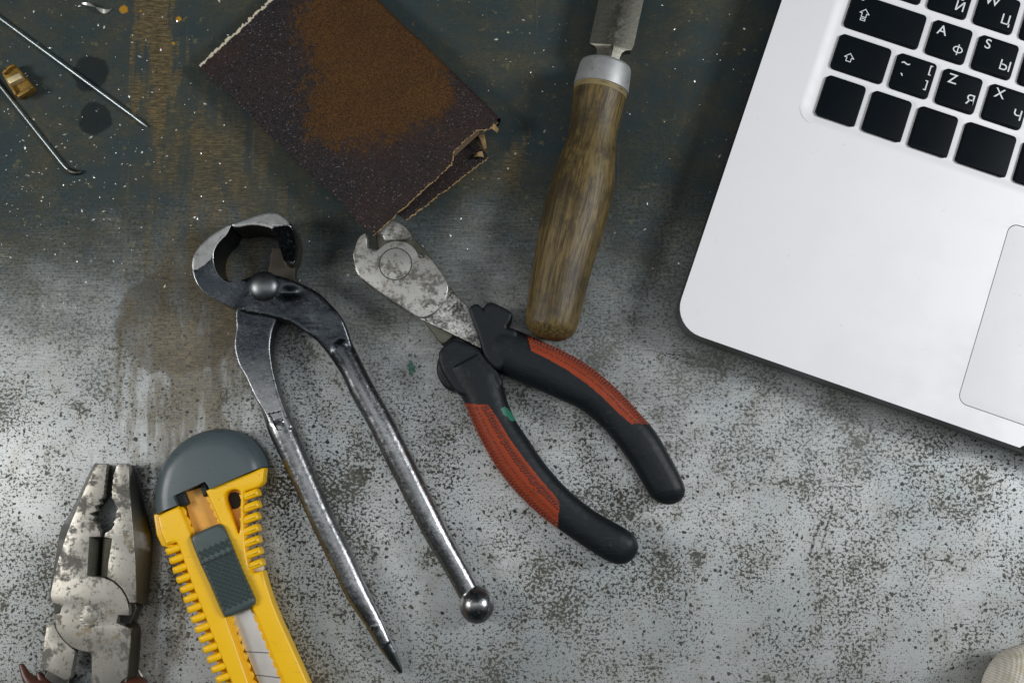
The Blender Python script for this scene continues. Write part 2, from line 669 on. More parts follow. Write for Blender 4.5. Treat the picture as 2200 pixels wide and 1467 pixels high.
def mat_ground():
    m = Mat('ground_bright_steel')
    n1 = m.noise(160, 4, 0.65)
    n2 = m.noise(1.0, 3, 0.6, m.mp((2600, 240, 240), rot=(0, 0, 0.8)))
    dk = m.step(m.noise(320, 5, 0.7, m.mp((1, 1, 1), (2, 2, 2))), 0.56, 0.68)
    col = m.mix(n1, (0.27, 0.275, 0.275), (0.46, 0.465, 0.46))
    col = m.mix(m.math('MULTIPLY', dk, 0.6), col, (0.10, 0.10, 0.095))
    m.set(col=col, metal=0.85, rough=m.mixf(n2, 0.30, 0.52), normal=m.bump(n2, 0.35, 0.00008))
    return m.m


def mat_worn_plate(name, dirt=0.56, stretch=(1, 1, 1), base=(0.62, 0.61, 0.58), low=(0.40, 0.39, 0.36), rot=0.0):
    m = Mat(name)
    n1 = m.noise(95, 5, 0.65)
    n2 = m.noise(420, 5, 0.7)
    gr = m.noise(1.0, 3, 0.65, m.mp((1700, 160, 160), rot=(0, 0, rot)))
    d1 = m.step(m.math('ADD', m.math('MULTIPLY', n1, 0.6), m.math('MULTIPLY', n2, 0.4)), dirt, dirt + 0.10)
    d2 = m.step(m.noise(620, 3, 0.65, m.mp((1, 1, 1), (5, 1, 0))), 0.585, 0.67)
    brn = m.step(m.noise(150, 4, 0.6, m.mp((1, 1, 1), (1, 6, 0))), 0.60, 0.68)
    col = m.mix(m.noise(60, 3), low, base)
    col = m.mix(m.math('MULTIPLY', m.step(gr, 0.45, 0.75), 0.22), col, (0.30, 0.29, 0.27))
    col = m.mix(m.math('MULTIPLY', brn, 0.7), col, (0.17, 0.125, 0.055))
    col = m.mix(m.math('MULTIPLY', d1, 0.85), col, (0.055, 0.052, 0.042))
    col = m.mix(m.math('MULTIPLY', d2, 0.75), col, (0.05, 0.045, 0.035))
    cov = m.math('MAXIMUM', m.math('MAXIMUM', d1, d2), m.math('MULTIPLY', brn, 0.6))
    m.set(col=col, metal=m.math('SUBTRACT', 0.78, m.math('MULTIPLY', cov, 0.7)), rough=m.mixf(cov, 0.40, 0.62),
          normal=m.bump(m.math('ADD', gr, m.math('MULTIPLY', n2, 0.5)), 0.35, 0.0001))
    return m.m


def mat_plain(name, col, rough=0.5, metal=0.0, var=0.25, nscale=140, bump=0.15, bscale=1500, dirt=None, dscale=180, dthr=0.62, dist=0.00008, scratch=None):
    m = Mat(name)
    n = m.noise(nscale, 4, 0.6)
    c = m.mix(n, tuple(x * (1 - var) for x in col), tuple(min(x * (1 + var), 1) for x in col))
    if dirt:
        d = m.step(m.noise(dscale, 5, 0.7, m.mp((1, 1, 1), (3, 7, 1))), dthr, dthr + 0.09)
        c = m.mix(m.math('MULTIPLY', d, 0.75), c, dirt)
    if scratch:
        for ro, k in ((0.35, 1), (1.5, 5)):
            sc_ = m.step(m.noise(1.0, 2, 0.6, m.mp((60, 1500, 60), (k, k, 0), (0, 0, ro))), 0.66, 0.76)
            c = m.mix(m.math('MULTIPLY', sc_, 0.6), c, scratch)
    b = m.noise(bscale, 3, 0.6)
    m.set(col=c, rough=m.mixf(m.noise(nscale * 2, 3), rough * 0.85, min(rough * 1.2, 1)), metal=metal, normal=m.bump(b, bump, dist))
    return m.m


def mat_pincers():
    m = Mat('forged_pincer_steel')
    sx = m.t.nodes.new('ShaderNodeSeparateXYZ')
    m.link(m.tc, sx.inputs[0])
    n1 = m.noise(110, 4, 0.6)
    n2 = m.noise(1100, 4, 0.7)
    pol = m.step(m.math('ADD', sx.outputs['Y'], m.math('MULTIPLY', m.math('SUBTRACT', n1, 0.5), 0.03)), -0.018, -0.052)
    geo = m.t.nodes.new('ShaderNodeNewGeometry')
    edge = m.step(geo.outputs['Pointiness'], 0.508, 0.56)
    w = m.step(m.math('ADD', m.math('MULTIPLY', n1, 0.45), m.math('MULTIPLY', n2, 0.55)), 0.46, 0.66)
    col = m.mix(w, m.mix(pol, (0.036, 0.042, 0.049), (0.20, 0.205, 0.21)), m.mix(pol, (0.085, 0.092, 0.10), (0.36, 0.37, 0.38)))
    col = m.mix(m.math('MULTIPLY', edge, 0.75), col, (0.50, 0.51, 0.52))  # highlight painted pale along the convex edges
    pit = m.step(m.noise(900, 3, 0.65, m.mp((1, 1, 1), (2, 5, 1))), 0.62, 0.73)
    col = m.mix(m.math('MULTIPLY', pit, 0.45), col, (0.030, 0.029, 0.028))
    nb = m.bump(m.math('SUBTRACT', n2, m.math('MULTIPLY', pit, 0.8)), 0.55, 0.00009)
    nb = m.bump(n1, 0.08, 0.0003, nb)
    m.set(col=col, metal=m.math('SUBTRACT', 1.0, m.math('MULTIPLY', pit, 0.6)), rough=m.mixf(n2, 0.20, 0.40), normal=nb)
    return m.m


M_forged = mat_pincers()
M_ground = mat_ground()
M_lap = mat_plain('dark_brown_steel', (0.034, 0.028, 0.019), 0.6, 0.3, 0.4, 200, 0.4)  # darker brown for the sunken lap
M_rivet = mat_plain('dark_burnished_steel', (0.15, 0.16, 0.165), 0.40, 1.0, 0.3, 300, 0.2)
M_plate = mat_worn_plate('worn_chromed_steel', 0.47, base=(0.58, 0.575, 0.555), low=(0.33, 0.32, 0.29), rot=0.9)
M_plate2 = mat_worn_plate('tarnished_pliers_steel', 0.485, base=(0.43, 0.415, 0.38), low=(0.25, 0.235, 0.195), rot=1.4)
M_rough = mat_forged('flaked_forged_steel', (0.05, 0.048, 0.042), (0.66, 0.65, 0.62), 0.50, 0.3, 0.5, 0.9)
M_side = mat_forged('dark_shaded_steel', (0.020, 0.022, 0.021), (0.10, 0.10, 0.09), 0.58, 0.4, 0.6, 0.6)  # dark steel; on the plier flanks the side shade is painted in
M_olive = mat_plain('tarnished_olive_steel', (0.11, 0.11, 0.085), 0.45, 0.7, 0.4, 200, 0.4)
M_rubber = mat_plain('black_rubber', (0.0065, 0.010, 0.0125), 0.50, 0, 0.3, 120, 0.6, 1400, (0.030, 0.034, 0.032), 260, 0.60, scratch=(0.03, 0.036, 0.036))
M_redrub = mat_plain('red_rubber', (0.29, 0.043, 0.0125), 0.52, 0, 0.18, 150, 0.3, 1500, (0.05, 0.028, 0.018), 190, 0.60)
M_stud = mat_plain('grimy_red_rubber', (0.15, 0.026, 0.012), 0.55, 0, 0.3, 300, 0.3)
M_green = mat_plain('green_paint', (0.02, 0.16, 0.10), 0.5, 0, 0.3)
M_yellow = mat_plain('yellow_plastic', (0.92, 0.53, 0.004), 0.33, 0, 0.06, 70, 0.10, 900, (0.36, 0.17, 0.02), 300, 0.63, scratch=(0.62, 0.33, 0.03))
M_orange = mat_plain('scuffed_orange_plastic', (0.72, 0.36, 0.06), 0.45, 0, 0.18, 300, 0.3, 700, (0.35, 0.15, 0.02), 300, 0.62)
M_slate = mat_plain('slate_grey_plastic', (0.070, 0.095, 0.105), 0.40, 0, 0.12, 90, 0.15, 1100, (0.02, 0.03, 0.033), 300, 0.635, scratch=(0.022, 0.03, 0.034))
M_slider = mat_plain('dark_grey_plastic', (0.058, 0.082, 0.082), 0.38, 0, 0.12, 120, 0.12)
M_void = mat_plain('black_plastic', (0.012, 0.013, 0.014), 0.6)
M_blade = mat_plain('bright_blade_steel', (0.74, 0.73, 0.71), 0.38, 0.75, 0.10, 120, 0.2, 900, (0.25, 0.2, 0.15), 420, 0.68)
def mat_alu():
    m = Mat('anodised_aluminium')
    n = m.noise(45, 4, 0.6)
    g = m.noise(5200, 1, 0.5)
    col = m.mix(n, (0.785, 0.785, 0.805), (0.815, 0.815, 0.835))
    col = m.mix(m.math('MULTIPLY', m.step(g, 0.35, 0.70), 0.10), col, (0.66, 0.66, 0.69))
    dust = m.step(m.noise(330, 1, 0.5, m.mp((1, 1, 1), (4, 1, 0))), 0.765, 0.79)
    col = m.mix(m.math('MULTIPLY', dust, 0.16), col, (0.45, 0.44, 0.42))
    m.set(col=col, metal=0.15, rough=m.mixf(m.step(m.noise(28, 5, 0.7), 0.42, 0.66), 0.56, 0.68), normal=m.bump(g, 0.05, 0.00002))
    return m.m


M_alu = mat_alu()
M_ferr = mat_plain('cast_aluminium', (0.50, 0.51, 0.51), 0.50, 0.7, 0.15, 170, 0.35, 700, (0.22, 0.22, 0.2), 260, 0.60)
M_key = mat_plain('black_key_plastic', (0.0045, 0.0070, 0.0095), 0.40, 0, 0.2, 60, 0.08, 3000)
M_edge = mat_plain('shaded_aluminium_edge', (0.24, 0.25, 0.26), 0.30, 1.0, 0.02, 60, 0.03, 4000)  # side walls of the aluminium case, their shade put into the colour
for _m, _s in ((M_key, 0.05), (M_rubber, 0.30), (M_redrub, 0.25)):
    _m.node_tree.nodes['Principled BSDF'].inputs['Specular IOR Level'].default_value = _s
M_leg = mat_plain('white_key_print', (0.72, 0.74, 0.76), 0.6, 0, 0.02)
M_brass = mat_plain('tarnished_brass', (0.30, 0.185, 0.045), 0.48, 0.7, 0.5, 500, 0.4, 900, (0.07, 0.035, 0.01), 400, 0.55)
M_wire = mat_plain('zinc_wire', (0.30, 0.345, 0.355), 0.38, 0.9, 0.25, 400, 0.2)
M_chip = mat_plain('bright_metal_chip', (0.75, 0.75, 0.70), 0.35, 0.6, 0.2, 600, 0.1)
M_brown = mat_plain('brown_red_plastic', (0.065, 0.022, 0.014), 0.40, 0, 0.5, 200, 0.3)
M_paper = mat_plain('torn_paper_fibre', (0.58, 0.52, 0.40), 0.85, 0, 0.35, 900, 0.8, 2500)
M_paper2 = mat_plain('glue_stained_paper', (0.30, 0.20, 0.085), 0.8, 0, 0.5, 700, 0.8, 2500)


# ------------------------------------------------------------------ PINCERS
def build_pincers():
    base = P(600, 640, 0)
    T = thing('pincers', 'blackened steel carpenter pincers with round jaws, one ball-ended and one claw-ended handle', 'pincers', base)
    JZ = 19.0
    # upper lever: left jaw, pivot boss, right handle with ball
    jawA = cat(Z1([(427, 180), (335, 222), (245, 296), (192, 370), (178, 440), (190, 515), (230, 582), (300, 632), (400, 684), (500, 700),
                   (500, 535), (430, 545), (378, 528), (338, 488), (318, 420), (324, 350), (352, 300), (396, 252), (414, 220)]), 3)
    neckA = cat(Z1([(250, 560), (300, 630), (400, 682), (500, 732), (600, 748), (700, 770), (800, 800), (880, 850), (980, 925), (1060, 1030), (1130, 1120), (1200, 1210), (1240, 1200),
                    (1225, 1060), (1180, 920), (1140, 800), (1090, 722), (1040, 668), (980, 612), (900, 568), (830, 538), (760, 512), (700, 498), (640, 490), (560, 505), (500, 528), (430, 545), (370, 520)]), 3)
    armL = Z1([(960, 905), (1050, 1015), (1130, 1140)]) + Z2([(485, 0), (560, 130), (640, 290), (720, 450), (800, 610), (880, 760), (950, 872), (1012, 985), (1045, 1045)])
    armR = Z1([(1120, 770), (1200, 940), (1300, 1140)]) + Z2([(632, 0), (702, 120), (782, 280), (862, 440), (932, 580), (1002, 720), (1062, 830), (1112, 920), (1150, 990)])
    arm = edge_sweep(armL, armR, 40, lambda t: 11.2 - 4.9 * t, lambda t, hw: hw * 0.92 * (0.30 + 0.70 * float(smoothstep(0, 0.09, t))), 2.2)
    bc = P(*Z2([(1128, 1068)])[0], 7.2)
    bl = ball(bc, 6.6 * MM, 1.0, 1.06, 0.96)
    tipA = P(*Z1([(210, 460)])[0], JZ)
    pv = P(*Z1([(560, 620)])[0], JZ)

    def postA(v):
        # jaw top falls towards the pivot
        d = (v[:, :2] - np.array(tipA)[:2]) @ np.array(((pv - tipA).normalized())[:2])
        drop = smoothstep(0, 0.020, d)
        zt = 19.0 - 2.95 * drop
        k = v[:, 2] > 14.5 * MM
        jx = v[:, 0] < pv.x + 0.004
        kk = k & jx & (v[:, 1] > pv.y - 0.02)
        v[kk, 2] = np.minimum(v[kk, 2], zt[kk] * MM)
        # forged lump and shallow dent beside the rivet
        c1 = P(*Z1([(800, 610)])[0], 16)
        dd = np.hypot(v[:, 0] - c1.x, (v[:, 1] - c1.y) * 1.6)
        v[:, 2] -= np.where(v[:, 2] > 13 * MM, 0.0011 * np.exp(-(dd / 0.0035) ** 2), 0)
        return v
    nv_, nf_ = plate(W2(neckA, 16), 9.2, 16, 0.9)
    n0, n1_ = np.array(P(*Z1([(1000, 800)])[0], 14))[:2], np.array(P(*Z1([(1215, 1180)])[0], 14))[:2]
    tt = np.clip(((nv_[:, :2] - n0) @ (n1_ - n0)) / ((n1_ - n0) @ (n1_ - n0)), 0, 1)
    nv_[:, 2] -= np.where(nv_[:, 2] > 12 * MM, 5.0 * tt ** 1.3 * MM, 0)
    gA = fuse([plate(W2(jawA, JZ), 0.3, JZ, 0.5), (nv_, nf_), arm, bl], 0.36, 9, postA, 0.06, 260)
    facA = W2(Z1([(430, 178), (335, 215), (235, 290), (180, 370), (170, 440), (195, 470), (215, 466), (262, 436), (300, 398), (330, 345), (352, 305), (398, 255), (416, 215)]), JZ)

    def fnA(c, n):
        if n[2] > 0.6 and c[2] > 16.0 * MM and inside(facA, c[None, :2])[0]:
            return 1
        return 0
    A = make('lever', gA, M_forged, T, 60, mats=[M_ground], matfn=fnA, label='upper pincer lever ending in a ball')
    # lower lever: top jaw, lap, left handle with claw
    jawB = cat(Z1([(429, 183), (452, 168), (530, 140), (610, 113), (700, 101), (760, 128), (802, 180), (824, 260), (818, 340), (802, 396), (772, 414), (738, 388), (720, 310),
                   (690, 220), (612, 194), (550, 190), (462, 204)]), 3)
    lapB = cat(Z1([(690, 330), (800, 350), (835, 430), (830, 510), (850, 570), (780, 690), (640, 760), (500, 760), (470, 700), (560, 560), (660, 470)]), 3)
    flatB = cat(Z1([(478, 690), (458, 830), (446, 950), (472, 1062), (522, 1152), (572, 1262), (640, 1375), (700, 1480), (812, 1470), (782, 1390), (742, 1280), (710, 1170), (686, 1060), (676, 950), (690, 850), (720, 780), (740, 690)]), 3)
    bL = Z1([(560, 1240)]) + Z2([(18, 60), (66, 190), (132, 330), (202, 480), (272, 640), (340, 782), (400, 902), (460, 1030), (522, 1122), (588, 1215), (630, 1290)])
    bR = Z1([(735, 1260)]) + Z2([(150, 50), (220, 200), (290, 370), (350, 510), (410, 640), (470, 760), (530, 890), (590, 1020), (640, 1125), (668, 1190), (692, 1250)])
    armB = edge_sweep(bL, bR, 40, lambda t: 7.5 - 1.5 * t, lambda t, hw: hw * (0.86 - 0.1 * t) * (0.30 + 0.70 * float(smoothstep(0, 0.14, t))), 2.2)
    cl = edge_sweep(Z2([(560, 1180), (612, 1262), (650, 1318), (702, 1384), (732, 1420)]), Z2([(655, 1160), (690, 1235), (722, 1305), (748, 1385), (750, 1416)]), 16,
                    lambda t: 6.0 - 3.6 * t, lambda t, hw: max(hw * (0.8 - 0.1 * t), 0.6), 2.0)
    mark = W2(Z2([(66, 92), (125, 80), (145, 150), (132, 176), (112, 176)]), 11)
    tr = P(*Z1([(790, 190)])[0], JZ)
    tb = P(*Z1([(780, 420)])[0], 11)

    def postB(v):
        right = v[:, 0] > P(*Z1([(690, 200)])[0], JZ).x
        up = (v[:, 1] > P(*Z1([(690, 440)])[0], 10).y)
        t = np.clip((tr.y - v[:, 1]) / (tr.y - tb.y), 0, 1)
        zt = 19.0 - 7.5 * t
        k = right & up & (v[:, 2] > zt * MM)
        v[k, 2] = zt[k] * MM
        ins = inside(mark, v[:, :2]) & (v[:, 2] > 7 * MM)
        v[ins, 2] -= 0.0012
        c1 = P(*Z2([(122, 132)])[0], 11)
        dd = np.hypot(v[:, 0] - c1.x, v[:, 1] - c1.y)
        v[:, 2] += np.where((dd < 0.0012) & (v[:, 2] > 6 * MM), 0.0009, 0)
        return v
    gB = fuse([plate(W2(jawB, JZ), 0.3, JZ, 0.5), plate(W2(lapB, 7), 2.0, 7.0, 0.4), plate(W2(flatB, 11.5), 3.5, 11.5, 0.7), armB, cl], 0.36, 6, postB, 0.06, 260)
    facB = W2(Z1([(432, 184), (450, 160), (530, 130), (600, 105), (705, 90), (770, 120), (800, 165), (792, 184), (770, 184), (700, 200), (612, 200), (550, 195), (462, 210)]), JZ)

    def fnB(c, n):
        if n[2] > 0.6 and c[2] > 16.0 * MM and inside(facB, c[None, :2])[0]:
            return 1
        lx = P(*Z1([(660, 400)])[0], 7)
        return 2 if c[2] < 9.5 * MM and c[0] > lx.x and c[1] > P(*Z1([(700, 640)])[0], 7).y else 0
    B = make('lever', gB, M_forged, T, 60, mats=[M_ground, M_lap], matfn=fnB, label='lower pincer lever ending in a nail claw')
    rc = P(*Z1([(635, 572)])[0], 16)
    prof = [(math.sin(a) * 6.0, 15.4 + 3.4 * math.cos(a)) for a in np.linspace(0.05, math.pi / 2, 9)] + [(6.1, 14.6)]
    V, F = [], []
    for r, z in prof:
        for k in range(32):
            V.append((rc.x + r * MM * math.cos(k * math.pi / 16), rc.y + r * MM * math.sin(k * math.pi / 16), z * MM))
    for i in range(len(prof) - 1):
        for k in range(32):
            F.append((i * 32 + k, i * 32 + (k + 1) % 32, (i + 1) * 32 + (k + 1) % 32, (i + 1) * 32 + k))
    F.append(tuple(range(32)))
    make('rivet', (np.array(V), F), M_rivet, T)


build_pincers()


# ------------------------------------------------------------------ DIAGONAL CUTTERS
def build_cutters():
    T = thing('diagonal_cutters', 'side-cutting pliers with worn bright head and red and black rubber grips', 'pliers', P(1040, 760, 0))
    head = chaikin(Z3([(238, 178), (192, 212), (162, 270), (148, 350), (152, 432), (174, 502), (232, 560), (320, 628), (420, 697), (520, 762), (620, 828), (655, 848), (690, 853), (740, 840), (800, 802),
                       (850, 742), (880, 682), (894, 612), (872, 552), (832, 492), (782, 422), (752, 388), (735, 378), (700, 378), (668, 384), (658, 372), (650, 348), (630, 310), (592, 272), (540, 252), (480, 245), (420, 256),
                       (370, 286), (335, 318), (305, 330), (278, 318), (252, 298), (250, 250), (248, 200)]), 1, 0.25)
    hd = make('lever', plate(W2(head, 12), 6.5, 12, 0.45, res=3), M_plate, T, label='left cutting lever with bright riveted head plate')
    und = cat(Z3([(160, 290), (152, 432), (174, 506), (232, 566), (320, 636), (420, 705), (520, 772), (620, 838), (700, 880), (850, 950), (1000, 1020), (1150, 1098), (1148, 1040), (1115, 900), (1068, 795), (965, 690), (895, 600), (830, 480), (740, 372), (600, 330), (400, 330)]), 2)
    make('shank', plate(W2(und, 9.8), 4.5, 9.8, 0.3), M_rough, hd)
    # engraved ring
    c = P(*Z3([(475, 430)])[0], 12)
    r = 34 / 5.35 * MM
    ringp = [[(c.x + q * math.cos(a), c.y + q * math.sin(a)) for a in np.linspace(0, 2 * math.pi, 56, endpoint=False)] for q in (r + 0.00022, r - 0.00022)]
    make('pivot_seam', plate(ringp, 11.9, 12.03, 0), M_side, hd)
    bump = [(c.x + (r - 0.0003) * math.cos(a), c.y + (r - 0.0003) * math.sin(a)) for a in np.linspace(0, 2 * math.pi, 48, endpoint=False)]
    make('pivot_disc', plate(bump, 11.5, 12.06, 0.03), M_plate, hd)
    # other lever
    jaw = cat(Z3([(392, 246), (372, 210), (335, 170), (318, 120), (350, 92), (410, 86), (478, 92), (542, 130), (588, 180), (598, 208), (580, 228), (530, 238), (460, 241)]), 3)
    low = cat(Z3([(330, 140), (420, 95), (560, 150), (610, 215), (645, 255), (690, 300), (745, 365), (900, 610), (960, 690), (940, 960), (900, 1020), (840, 1060), (770, 965), (680, 850), (500, 560), (340, 330)]), 2)
    lv = make('lever', plate(W2(jaw, 11.7), 6.0, 11.7, 0.7, res=3), M_plate, T, label='right cutting lever passing under the head plate')
    make('shank', plate(W2(low, 8), 1.2, 8.0, 0.5), M_olive, lv)

    # grips
    def grip(Lp, Rp, guard, lab, redL, redR, zc, redz, n=46):
        sw = edge_sweep(Lp, Rp, n, lambda t: zc, lambda t, hw: min(hw * 0.95, 7.6), 2.5, 28, 0, 1.0)
        parts = [sw] + [plate(W2(cat(g, 3), z1), z0, z1, 1.3, res=3) for g, z0, z1 in guard]
        v, f = fuse(parts, 0.36, 5, None, 0.05, 500)
        poly = redL + redR[::-1]
        uv = px_of(v)
        ins = inside(poly, uv)
        gi = inside(Z4([(408, 612), (436, 596), (456, 612), (476, 636), (500, 668), (470, 676), (446, 650), (432, 646), (424, 628)]), uv)
        fg = [q for q in f if all(gi[k] for k in q)]
        gs_ = set(fg)
        f = [q for q in f if q not in gs_]
        fr = [q for q in f if sum(ins[k] for k in q) * 2 > len(q)]
        fb = [q for q in f if sum(ins[k] for k in q) * 2 <= len(q)]
        g = make('handle_grip', (v, fb), M_rubber, T, 60, label=lab)
        nl = make('grip_inlay', (v, fr), M_redrub, g, 60, label='studded red rubber inlay')
        ol = [g, nl]
        if fg:
            ol.append(make('paint_smear', (v, fg), M_green, g, 60, label='green paint smear'))
        for o in ol:
            bm = bmesh.new()
            bm.from_mesh(o.data)
            bmesh.ops.delete(bm, geom=[q for q in bm.verts if not q.link_faces], context='VERTS')
            bm.to_mesh(o.data)
            bm.free()
        return g, v, uv

    # right-hand grip
    inner = Z4([(318, 330), (392, 408), (440, 440), (560, 492), (700, 556), (820, 612), (920, 692), (1000, 782), (1080, 892), (1130, 975), (1165, 1035)])
    outer = Z4([(420, 185), (545, 232), (600, 258), (690, 298), (795, 350), (880, 405), (960, 470), (1040, 545), (1110, 622), (1180, 700), (1230, 772), (1280, 862), (1318, 930), (1343, 985)])
    guard = [(Z4([(256, 100), (290, 74), (318, 92), (328, 104), (336, 82), (365, 66), (402, 80), (445, 102), (476, 128), (464, 168), (448, 196), (500, 215), (480, 300), (420, 400), (385, 402), (340, 352), (318, 300), (298, 230), (270, 160)]), 2.2, 14.8)]
    redL = Z4([(572, 318), (655, 358), (755, 415), (858, 486), (938, 556), (1008, 626), (1082, 690)])
    redR = Z4([(540, 205), (640, 230), (730, 270), (830, 320), (912, 375), (995, 440), (1075, 515), (1145, 590), (1215, 672)])
    g1, v1, uv1 = grip(inner, outer, guard, 'right grip lying behind the wooden handle', redL, redR, 8.0, -0.1)
    # left-hand grip
    lout = Z4([(150, 430), (205, 530), (232, 582), (252, 632), (292, 722), (342, 820), (402, 920), (482, 1020), (570, 1110), (650, 1178), (716, 1226), (780, 1270), (860, 1324), (930, 1368), (970, 1388)])
    linn = Z4([(330, 330), (372, 385), (402, 422), (430, 500), (460, 600), (500, 682), (560, 770), (620, 860), (700, 960), (780, 1040), (880, 1120), (980, 1180), (1045, 1215), (1070, 1232)])
    guardL = [(Z4([(100, 330), (112, 305), (140, 276), (182, 256), (250, 280), (310, 312), (372, 384), (402, 424), (425, 490), (330, 560), (220, 540), (188, 520), (150, 470), (110, 400)]), 2.0, 13.6),
              (Z4([(104, 345), (88, 395), (98, 452), (132, 500), (180, 520), (205, 505), (170, 440), (130, 380)]), 0.8, 9.5)]
    redL2 = Z4([(190, 580), (215, 640), (250, 735), (300, 840), (365, 945), (445, 1050), (540, 1145), (625, 1215), (705, 1262)])
    redR2 = Z4([(352, 588), (402, 662), (462, 762), (542, 872), (622, 972), (692, 1052), (716, 1088)])
    g2, v2, uv2 = grip(lout, linn, guardL, 'left grip with green paint smear', redL2, redR2, 7.6, 0.25)
    # studs on the inlays: rings of tiny rubber pips
    pip = ball((0, 0, 0), 0.00066, 1, 1, 0.62, 10, 6)

    def pips(parent, v, uv, L, R, rows, n):
        Lr, Rr = resample(cat(L, 3, False), n), resample(cat(R, 3, False), n)
        gs = []
        for f, sc in rows:
            for i in range(1, n - 1):
                q = Lr[i] * (1 - f) + Rr[i] * f
                d = np.hypot(uv[:, 0] - q[0], uv[:, 1] - q[1])
                near = np.where(d < 3.0)[0]
                if len(near) == 0:
                    continue
                k = near[np.argmax(v[near, 2])]
                gs.append((pip[0] * sc + v[k], pip[1]))
        make('grip_studs', join(*gs), M_stud, parent, kind='stuff')
    i1 = [c for c in g1.children][0]
    i2 = [c for c in g2.children][0]
    eR = Z4([(562, 243), (620, 268), (702, 304), (800, 355), (882, 408), (962, 472), (1042, 548), (1112, 623), (1174, 694)])
    eL = Z4([(236, 588), (258, 636), (297, 724), (348, 820), (408, 920), (488, 1020), (576, 1109), (654, 1176), (710, 1218)])
    pips(i1, v1, uv1, redL, eR, [(0.45, 0.7), (0.72, 0.9), (0.90, 1.0), (0.985, 1.1)], 44)
    pips(i2, v2, uv2, redR2, eL, [(0.14, 1.0), (0.34, 1.0), (0.62, 0.7), (0.84, 0.9), (0.97, 1.1)], 42)


build_cutters()


